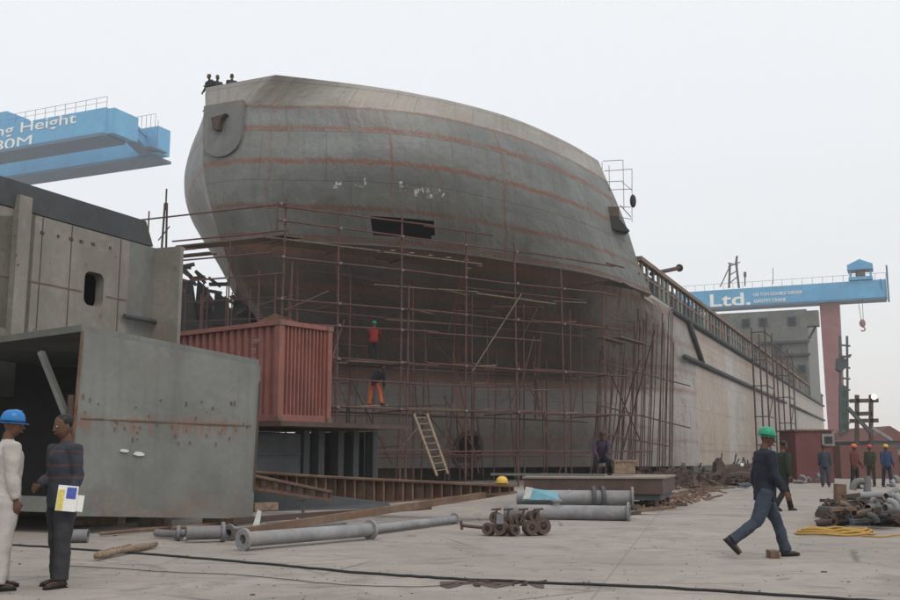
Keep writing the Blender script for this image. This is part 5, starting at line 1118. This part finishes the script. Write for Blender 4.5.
# ------------------------------------------------------------------ people
def rotx(v, a): return Matrix.Rotation(a, 3, 'X') @ Vector(v)
def make_person(P, rz, H, label, top='cloth_navy', legs='cloth_grey', hat=None, hair=True, lean=0, head=(0, 0), la=(5, 10, 6), ra=(5, 10, 6), ll=(0, 0, 3), rl=(0, 0, 3),
                fine=0, jacket=1.0, trouser=1.0, skin='skin', group=None, belt=None, coverall=False, sit=False, vest=None, squat=0):
    """local frame faces -Y; angles in degrees: arm = (forward pitch, elbow bend, outward), leg = (forward pitch, knee bend, outward)"""
    k = H / 1.75; t = thing('person', label, 'person', P, rz, group)
    lean_m = Matrix.Rotation(R(lean), 3, 'X')  # + = forward
    hip = Vector((0, 0, .93))
    def up(v): return hip + lean_m @ (Vector(v) - hip)
    joints = {}
    low = 9
    for sd, ag in ((1, ll), (-1, rl)):
        hj = Vector((sd * .095, 0, .90)); a = R(ag[0]); o_ = math.sin(R(ag[2])) * sd
        th = Vector((o_, -math.sin(a), -math.cos(a))).normalized(); kn = hj + th * .43
        s_ = R(ag[0] - ag[1]); sh = Vector((o_ * .3, -math.sin(s_), -math.cos(s_))).normalized(); an = kn + sh * .41
        ft = R(ag[3]) if len(ag) > 3 else 0   # foot pitch: + toes down
        fd = Vector((sd * .12, -math.cos(ft), -math.sin(ft))).normalized()
        joints[sd] = (hj, kn, an, fd); low = min(low, an.z - .075, (an + fd * .17).z - .055)
    dz = Vector((0, 0, -low))
    arms = {}
    for sd, ag in ((1, la), (-1, ra)):
        sj = up((sd * .185, .0, 1.415)); a = R(ag[0]); o_ = math.sin(R(ag[2])) * sd
        ua = lean_m @ Vector((o_, -math.sin(a), -math.cos(a))).normalized(); el = sj + ua * .285
        f_ = R(ag[0] + ag[1]); inn = R(ag[3]) if len(ag) > 3 else 0
        fa = lean_m @ Vector((o_ * .4 - sd * math.sin(inn), -math.sin(f_), -math.cos(f_))).normalized(); wr = el + fa * .25
        arms[sd] = (sj, el, wr, fa)
    S = lambda v: (v + dz) * k
    def scale(rs): return [r * k for r in rs]
    nseg = 16 if fine else 10
    # body : continuous
    mb = MB()
    mb.loft([S(up(c)) for c in ((0, 0, .84), (0, 0, .93), (0, 0, 1.08), (0, -.005, 1.25), (0, 0, 1.38), (0, .01, 1.45), (0, .012, 1.49), (0, .0, 1.56))],
            scale([.13, .155, .13, .155, .165, .10, .058, .055]), scale([.09, .105, .09, .105, .10, .07, .058, .055]), nseg, (1, 0, 0))
    for sd in (1, -1):
        hj, kn, an, fd = joints[sd]
        mb.loft([S(hj + Vector((0, 0, .03))), S(hj.lerp(kn, .35)), S(kn), S(kn.lerp(an, .3)), S(an)], scale([.085, .078, .055, .055, .036]), n=nseg)
        mb.loft([S(an + Vector((0, .03, -.01))), S(an + fd * .08 - Z * .04), S(an + fd * .16 - Z * .05)], scale([.035, .038, .03]), n=8)
        sj, el, wr, fa = arms[sd]
        mb.loft([S(sj), S(sj.lerp(el, .4)), S(el), S(el.lerp(wr, .3)), S(wr)], scale([.052, .048, .04, .04, .026]), n=nseg)
        # palm and fingers
        side = fa.cross(lean_m @ Vector((sd, 0, 0))); side = side.normalized() if side.length > .1 else Vector((0, -1, 0)); nrm = side.cross(fa).normalized() * sd
        mb.loft([S(wr - fa * .01), S(wr + fa * .04), S(wr + fa * .085)], scale([.025, .036, .036]), scale([.017, .015, .012]), 8, tuple(side))
        curl = -nrm * sd if False else (Vector((-sd, 0, 0)))
        for i, (o2, ln) in enumerate(((-.027, .062), (-.009, .074), (.009, .07), (.026, .055))):
            b0 = wr + fa * .08 + side * o2; p1 = b0 + fa * ln * .5 + curl * .008; p2 = p1 + fa * ln * .3 + curl * .02; p3 = p2 + fa * ln * .12 + curl * .02
            mb.loft([S(b0), S(p1), S(p2), S(p3)], scale([.0088, .0085, .0075, .0055]), n=6)
        b0 = wr + fa * .025 + side * -.03; mb.loft([S(b0 + side * .012), S(b0 + fa * .03 - side * .018), S(b0 + fa * .058 - side * .02 + curl * .01)], scale([.012, .0105, .008]), n=6)
    # head
    hm = lean_m @ Matrix.Rotation(R(head[0]), 3, 'Z') @ Matrix.Rotation(R(head[1]), 3, 'X'); hc = up((0, -.0, 1.53))
    hp = lambda x, y, z: S(hc + hm @ Vector((x, y, z)))
    rows = [(-.035, .02, .012, .03), (-.025, .045, .045, .05), (0, .057, .066, .02), (.03, .068, .082, .004), (.065, .074, .092, .0), (.1, .077, .097, .002), (.14, .077, .098, .006), (.175, .068, .088, .01), (.2, .048, .062, .012), (.212, .018, .024, .012)]
    z0 = .035
    mb.loft([hp(0, -.028 + r[3] * .6, r[0] + z0) for r in rows], scale([r[1] for r in rows]), scale([r[2] for r in rows]), nseg, tuple(hm @ Vector((1, 0, 0))))
    mb.loft([hp(0, -.105, .135), hp(0, -.125, .098), hp(0, -.135, .085), hp(0, -.11, .075)], scale([.009, .014, .017, .012]), n=6)     # nose
    mb.loft([hp(-.035, -.112, .045), hp(0, -.122, .046), hp(.035, -.112, .045)], scale([.004, .009, .004]), n=6)                       # mouth
    mb.loft([hp(-.05, -.1, .143), hp(-.02, -.118, .147), hp(.02, -.118, .147), hp(.05, -.1, .143)], scale([.005, .009, .009, .005]), n=6)  # brow
    for sd in (1, -1): mb.loft([hp(sd * .076, -.02, .075), hp(sd * .086, -.012, .1), hp(sd * .086, -.008, .13), hp(sd * .076, -.015, .145)], scale([.006, .014, .018, .008]), scale([.004, .006, .006, .004]), n=6)
    body = obj('body', mb, skin, t, True, local=True)
    if fine:
        rm = body.modifiers.new('skin', 'REMESH'); rm.mode = 'VOXEL'; rm.voxel_size = .0065; rm.use_smooth_shade = True
        sm = body.modifiers.new('smooth', 'SMOOTH'); sm.iterations = 3
        for sd in (1, -1):
            mb = MB(); mb.ellip(hp(sd * .031, -.112, .125), .012 * k, .009 * k, .008 * k, 8, 6); obj('eye', mb, 'eye_white', t, True, True)
            mb = MB(); mb.ellip(hp(sd * .031, -.1195, .125), .0055 * k, .003 * k, .006 * k, 8, 6); obj('iris', mb, 'hair', t, True, True)
    def cloth(name, mb, mat, vox=.012, disp=.014, tex=.14):
        o = obj(name, mb, mat, t, True, local=True)
        if fine:
            rm = o.modifiers.new('cloth', 'REMESH'); rm.mode = 'VOXEL'; rm.voxel_size = vox; rm.use_smooth_shade = True
            sm = o.modifiers.new('smooth', 'SMOOTH'); sm.iterations = 6
            tx_ = bpy.data.textures.new('folds', 'CLOUDS'); tx_.noise_scale = tex; tx_.noise_depth = 2
            dm = o.modifiers.new('folds', 'DISPLACE'); dm.texture = tx_; dm.strength = disp * 2.6; dm.mid_level = .45; dm.texture_coords = 'LOCAL'
        return o
    j = jacket
    mb = MB(); hem = .80 if not coverall else .86
    mb.loft([S(up(c)) for c in ((0, 0, hem), (0, 0, .92), (0, 0, 1.06), (0, -.005, 1.22), (0, 0, 1.35), (0, .008, 1.43), (0, .01, 1.475), (0, .01, 1.50))],
            scale([.172 * j, .176 * j, .16 * j, .178 * j, .19 * j, .15 * j, .075, .066]), scale([.125 * j, .128 * j, .122 * j, .13 * j, .125 * j, .098 * j, .07, .064]), nseg, (1, 0, 0))
    for sd in (1, -1):
        sj, el, wr, fa = arms[sd]; e = wr - fa * .01
        mb.loft([S(up((sd * .12, .0, 1.40))), S(sj), S(sj.lerp(el, .45)), S(el), S(el.lerp(e, .5)), S(e)], scale([.08 * j, .078 * j, .068 * j, .06 * j, .055 * j, .043 * j]), n=nseg)
    cloth('jacket' if not coverall else 'coverall', mb, top)
    tr = trouser; mb = MB()
    mb.loft([S(up((0, 0, 1.0)) if not sit else up((0, 0, .98))), S(Vector((0, 0, .92))), S(Vector((0, 0, .84)))], scale([.145, .165 * tr, .15 * tr]), scale([.105, .12 * tr, .11 * tr]), nseg, (1, 0, 0))
    for sd in (1, -1):
        hj, kn, an, fd = joints[sd]
        mb.loft([S(hj + Vector((0, 0, .04))), S(hj.lerp(kn, .4)), S(kn), S(kn.lerp(an, .45)), S(kn.lerp(an, .8)), S(an - (kn - an).normalized() * -.0)], scale([.1 * tr, .093 * tr, .074 * tr, .07 * tr, .07 * tr, .073 * tr]), n=nseg)
    cloth('trousers', mb, legs)
    for sd in (1, -1):
        hj, kn, an, fd = joints[sd]; upv = Vector((1, 0, 0)).cross(fd); upv = -upv if upv.z < 0 else upv
        b0 = an - upv * .035
        mb = MB(); mb.loft([S(b0 - fd * .075), S(b0 - fd * .055), S(b0), S(b0 + fd * .07 - upv * .005), S(b0 + fd * .14 - upv * .012), S(b0 + fd * .19 - upv * .018)],
                           scale([.02, .036, .04, .044, .045, .02]), scale([.025, .042, .045, .035, .026, .014]), 12, (1, 0, 0)); obj('shoe', mb, 'shoe', t, True, True)
        obj('sole', MB().hexa([S(b0 - fd * .08 - upv * .045 + Vector((q, 0, 0))) for q in (-.036, .036)] + [S(b0 + fd * .185 - upv * .042 + Vector((q, 0, 0))) for q in (.038, -.038)],
                              [S(b0 - fd * .08 - upv * .028 + Vector((q, 0, 0))) for q in (-.036, .036)] + [S(b0 + fd * .185 - upv * .026 + Vector((q, 0, 0))) for q in (.038, -.038)]), 'cloth_black', t, False, True)
    if hair:
        mb = MB(); rows2 = [(.09, .079, .055, .05), (.12, .082, .082, .028), (.15, .083, .1, .012), (.185, .075, .094, .012), (.212, .055, .07, .012), (.226, .022, .028, .012)]
        mb.loft([hp(0, -.022 + r[3] * .8, r[0] + z0 - .005) for r in rows2], scale([r[1] for r in rows2]), scale([r[2] for r in rows2]), nseg, tuple(hm @ Vector((1, 0, 0)))); obj('hair', mb, 'hair', t, True, True)
    if hat:
        mb = MB(); rr = [(.135, .1, .125), (.155, .101, .124), (.19, .098, .118), (.225, .083, .1), (.25, .052, .064), (.258, .012, .015)]
        x_ = tuple(hm @ Vector((1, 0, 0)))
        mb.loft([hp(0, -.012, r[0] + z0 - .02) for r in rr], scale([r[1] for r in rr]), scale([r[2] for r in rr]), 18, x_)
        hb1 = obj('helmet', mb, hat, t, True, True)
        mb = MB(); mb.loft([hp(0, -.02, .13), hp(0, -.02, .137)], scale([.112, .11]), scale([.138, .134]), 18, x_); mb.loft([hp(0, -.075, .128), hp(0, -.075, .136)], scale([.075, .073]), scale([.1, .098]), 16, x_); obj('brim', mb, hat, hb1, True, True)
        mb = MB(); mb.loft([hp(0, -.1, .262 - .0), hp(0, -.03, .268), hp(0, .05, .25)], scale([.004, .012, .006]), n=6); obj('ridge', mb, hat, hb1, True, True)
    if vest:
        mb = MB(); mb.loft([S(up(c)) for c in ((0, 0, .93), (0, 0, 1.06), (0, -.005, 1.22), (0, 0, 1.36), (0, .008, 1.44))], scale([.182, .17, .188, .2, .13]), scale([.136, .13, .14, .135, .1]), nseg, (1, 0, 0)); cloth('vest', mb, vest)
    t['_hand_l'] = 0
    del t['_hand_l']
    return t, dict(S=S, arms=arms, joints=joints, up=up, hp=hp)
# two men at the left
g1 = gd(-1, 590); make_person(Vector((g1.x, g1.y, 0)), R(-250 + 180 + 195), 1.70, 'man in a white coverall and blue hard hat, seen from behind at the left edge', top='cloth_white', legs='cloth_white', hat='h_blue', head=(-15, 4),
    ra=(2, 9, 5), la=(4, 22, 5), ll=(4, 4, 4), rl=(-3, 2, 4), fine=1, jacket=1.14, trouser=1.25, coverall=True)
g2 = gd(57, 587); t2, j2 = make_person(Vector((g2.x, g2.y, 0)), R(-38), 1.68, 'dark-haired man in a striped dark sweater holding papers, left foreground', top='sweater', legs='cloth_grey', head=(-8, 2),
    la=(-8, 30, 7, 0), ra=(2, 62, 6, 30), ll=(5, 4, 3), rl=(-5, 2, 3), fine=1, jacket=1.08, trouser=1.15)
def hand_world(t, j, sd):
    sj, el, wr, fa = j['arms'][sd]; return t.matrix_basis @ j['S'](wr + fa * .08)
t2.rotation_euler.z = R(-38)
bpy.context.view_layer.update()
hw_ = Matrix.Translation(t2.location) @ Matrix.Rotation(t2.rotation_euler.z, 4, 'Z')
hl = hw_ @ j2['S'](j2['arms'][1][2] + j2['arms'][1][3] * .06)
pp = thing('magazine', 'white, blue and yellow magazine held at the side of the striped-sweater man', 'magazine', hl)
bx = Vector((.95, .28, -.1)).normalized(); bz = Vector((.18, 0, .98)).normalized(); by = bz.cross(bx).normalized(); bz = bx.cross(by).normalized()
ce = hl + bz * .03 - bx * .04 - by * .0
if by.y > 0: by = -by
ce = ce + by * .06 + bx * .03 + bz * .03
obj('cover', MB().box(ce, (.19, .012, .25), (bx, by, bz)), 'paper', pp)
obj('blue_panel', MB().box(ce + by * .008 + bx * .035 + bz * .055, (.09, .003, .11), (bx, by, bz)), 'paper_blue', pp)
obj('yellow_panel', MB().box(ce + by * .008 - bx * .06 - bz * .02, (.06, .003, .2), (bx, by, bz)), 'paper_yellow', pp)
obj('loose_sheet', MB().box(ce + bx * .07 - bz * .04 - by * .012, (.18, .004, .16), (bx, by, bz)), 'paper', pp)
# shoulder strap
S_, up_ = j2['S'], j2['up']
# walking man
g3 = gd(768, 557.5); make_person(Vector((g3.x, g3.y, 0)), R(90 + 4), 1.68, 'man in a green hard hat and dark jacket striding to the right', top='cloth_navy', legs='cloth_jeans', hat='h_green', hair=True, lean=3, head=(0, 6),
    la=(-12, 22, 5), ra=(10, 25, 5), ll=(27, 12, 2, -4), rl=(-26, 30, 2, 48), fine=1, jacket=1.12, trouser=1.08)
# others
def at(u, v): g_ = gd(u, v); return Vector((g_.x, g_.y, 0))
make_person(at(786, 511), R(110), 1.66, 'bareheaded person in green top walking behind the green-hatted man', top='cloth_green', legs='cloth_black', la=(12, 35, 6), ra=(-10, 15, 6), ll=(20, 6, 2), rl=(-18, 20, 2, 25), jacket=1.08)
make_person(at(826, 487), R(160), 1.72, 'person in teal-blue work clothes standing before the red cabin window', top='cloth_teal', legs='cloth_teal', la=(4, 14, 6), ra=(6, 10, 6), jacket=1.1, trouser=1.1)
make_person(at(856, 489), R(40), 1.72, 'worker in maroon jacket and orange helmet, left of the trio at right', top='cloth_maroon', legs='cloth_black', hat='h_orange', la=(10, 20, 8), ra=(0, 14, 6), ll=(4, 3, 4), rl=(-6, 3, 4), jacket=1.1)
make_person(at(872, 486.5), R(-50), 1.74, 'worker in dark olive jacket and red helmet, middle of the trio', top='cloth_olive', legs='cloth_olive', hat='h_red', la=(10, 30, 8), ra=(4, 14, 6), ll=(6, 3, 6), rl=(-6, 3, 6), jacket=1.12)
make_person(at(888, 487), R(8), 1.74, 'worker in blue shirt and yellow helmet, right of the trio', top='cloth_blue', legs='cloth_navy', hat='h_yellow', la=(8, 16, 8), ra=(4, 14, 8), ll=(4, 3, 5), rl=(-6, 3, 5), jacket=1.08)
# on the scaffold
wp = A(4.3, .55, 3.23)
make_person(wp, R(35), 1.9, 'worker in orange trousers and dark jacket bending on the lower scaffold deck', top='cloth_navy', legs='cloth_orange', hair=True, lean=50, head=(0, 22), la=(38, 10, 8), ra=(30, 15, 6), ll=(24, 10, 8), rl=(-2, 4, 8), jacket=1.12, trouser=1.1)
wp = A(4.45, .9, 5.02)
make_person(wp, R(180), 1.7, 'worker in a red jacket standing on the deck above the orange-trousered one', top='cloth_red', legs='cloth_black', hat='h_green', hair=False, lean=14, la=(40, 50, 6), ra=(60, 30, 8), jacket=1.1)
make_person(seatP + Vector((0, 0, 0.0)), R(0), 1.65, 'person in dark purple sitting hunched on the brown slab table', top='cloth_purple', legs='cloth_navy', lean=28, head=(10, 20), la=(50, 45, 4, 10), ra=(46, 40, 4, 10), ll=(78, 118, 12), rl=(78, 118, 12), jacket=1.05, sit=True)
# three on the forecastle
def bow_pos(u, v, dY=1.0):
    Pn = px(u, v, 41.3 + dY); return Pn
for i, (u, v, tp, lb) in enumerate(((209.5, 87, 'cloth_navy', 'dark-clothed person at the left end of the group on the bow top'), (217.5, 87.5, 'cloth_grey', 'person in grey, middle of the three on the bow top'), (232, 86, 'cloth_teal', 'person standing apart on the right of the three on the bow top'))):
    P = px(u, 75.5 if i == 0 else 77.2 if i == 1 else 76, 42.2 + i * .2); zf = 15.87 - .0
    make_person(Vector((P.x, P.y, P.z - (1.66 if i == 0 else 1.62))), R((-40, 30, 200)[i]), 1.68, lb, top=tp, legs='cloth_black', la=(20, 50, 8), ra=(8, 20, 8))
    # the staging they stand on
mb = MB(); a = px(202, 102, 41.8); 
pt_ = px(218, 76, 42.4); sg = thing('bow_staging', 'narrow dark plank staging at the left end of the bow top', 'staging', Vector((pt_.x, pt_.y, pt_.z - 1.75)))
for i in range(3): obj('plank', MB().bar(Vector((pt_.x - .45, pt_.y - .25 + i * .3, pt_.z - 1.7)), Vector((pt_.x + 1.1, pt_.y + .0 + i * .3, pt_.z - 1.7)), .25, .05), 'plank', sg)

# ------------------------------------------------------------------ haze
hz = MB(); hz.box((0, 180, 54), (700, 400, 110)); ho_ = obj('haze', hz, 'steel'); ho_.data.materials.clear(); ho_['kind'] = 'stuff'
hm_ = bpy.data.materials.new('haze_air'); hm_.use_nodes = True; nt = hm_.node_tree; nt.nodes.clear()
ou = nt.nodes.new('ShaderNodeOutputMaterial'); pv = nt.nodes.new('ShaderNodeVolumePrincipled'); pv.inputs['Density'].default_value = .0006; pv.inputs['Color'].default_value = (.93, .95, .97, 1); pv.inputs['Anisotropy'].default_value = .2
lk(nt, pv.outputs[0], ou.inputs['Volume']); ho_.data.materials.append(hm_)
sc.cycles.volume_bounces = 1

# ------------------------------------------------------------------ light
w = bpy.data.worlds.new('World'); sc.world = w; w.use_nodes = True; nt = w.node_tree; nt.nodes.clear()
SE, SR = R(52), R(150)
sky = nt.nodes.new('ShaderNodeTexSky'); sky.sky_type = 'NISHITA'; sky.sun_disc = False; sky.sun_elevation = SE; sky.sun_rotation = SR; sky.dust_density = 4
b1 = nt.nodes.new('ShaderNodeBackground'); b1.inputs['Strength'].default_value = .05; lk(nt, sky.outputs[0], b1.inputs['Color'])
tc = nt.nodes.new('ShaderNodeTexCoord'); sp_ = nt.nodes.new('ShaderNodeSeparateXYZ'); lk(nt, tc.outputs['Generated'], sp_.inputs[0])
cl = ramp(nt, sp_.outputs[2], 0.0, .42); nz = noise(nt, 1.3, 4, .5, tc.outputs['Generated'])
cc = mix(nt, cl, (.76, .735, .715), (.9, .9, .875)); cc = mix(nt, mth(nt, 'MULTIPLY', nz, .1), cc, (.6, .6, .6))
b2_ = nt.nodes.new('ShaderNodeBackground'); lk(nt, cc, b2_.inputs['Color']); b2_.inputs['Strength'].default_value = .95
ad = nt.nodes.new('ShaderNodeAddShader'); lk(nt, b1.outputs[0], ad.inputs[0]); lk(nt, b2_.outputs[0], ad.inputs[1])
wo = nt.nodes.new('ShaderNodeOutputWorld'); lk(nt, ad.outputs[0], wo.inputs[0])
sun = bpy.data.lights.new('sun', 'SUN'); sun.energy = .8; sun.angle = R(18); sun.color = (1, .96, .9); so = bpy.data.objects.new('sun', sun); col.objects.link(so)
sd_ = Vector((math.sin(SR) * math.cos(SE), math.cos(SR) * math.cos(SE), math.sin(SE))); so.rotation_euler = sd_.to_track_quat('Z', 'Y').to_euler()
sc.view_settings.view_transform = 'Standard'; sc.view_settings.look = 'None'; sc.view_settings.exposure = 0; sc.view_settings.gamma = 1
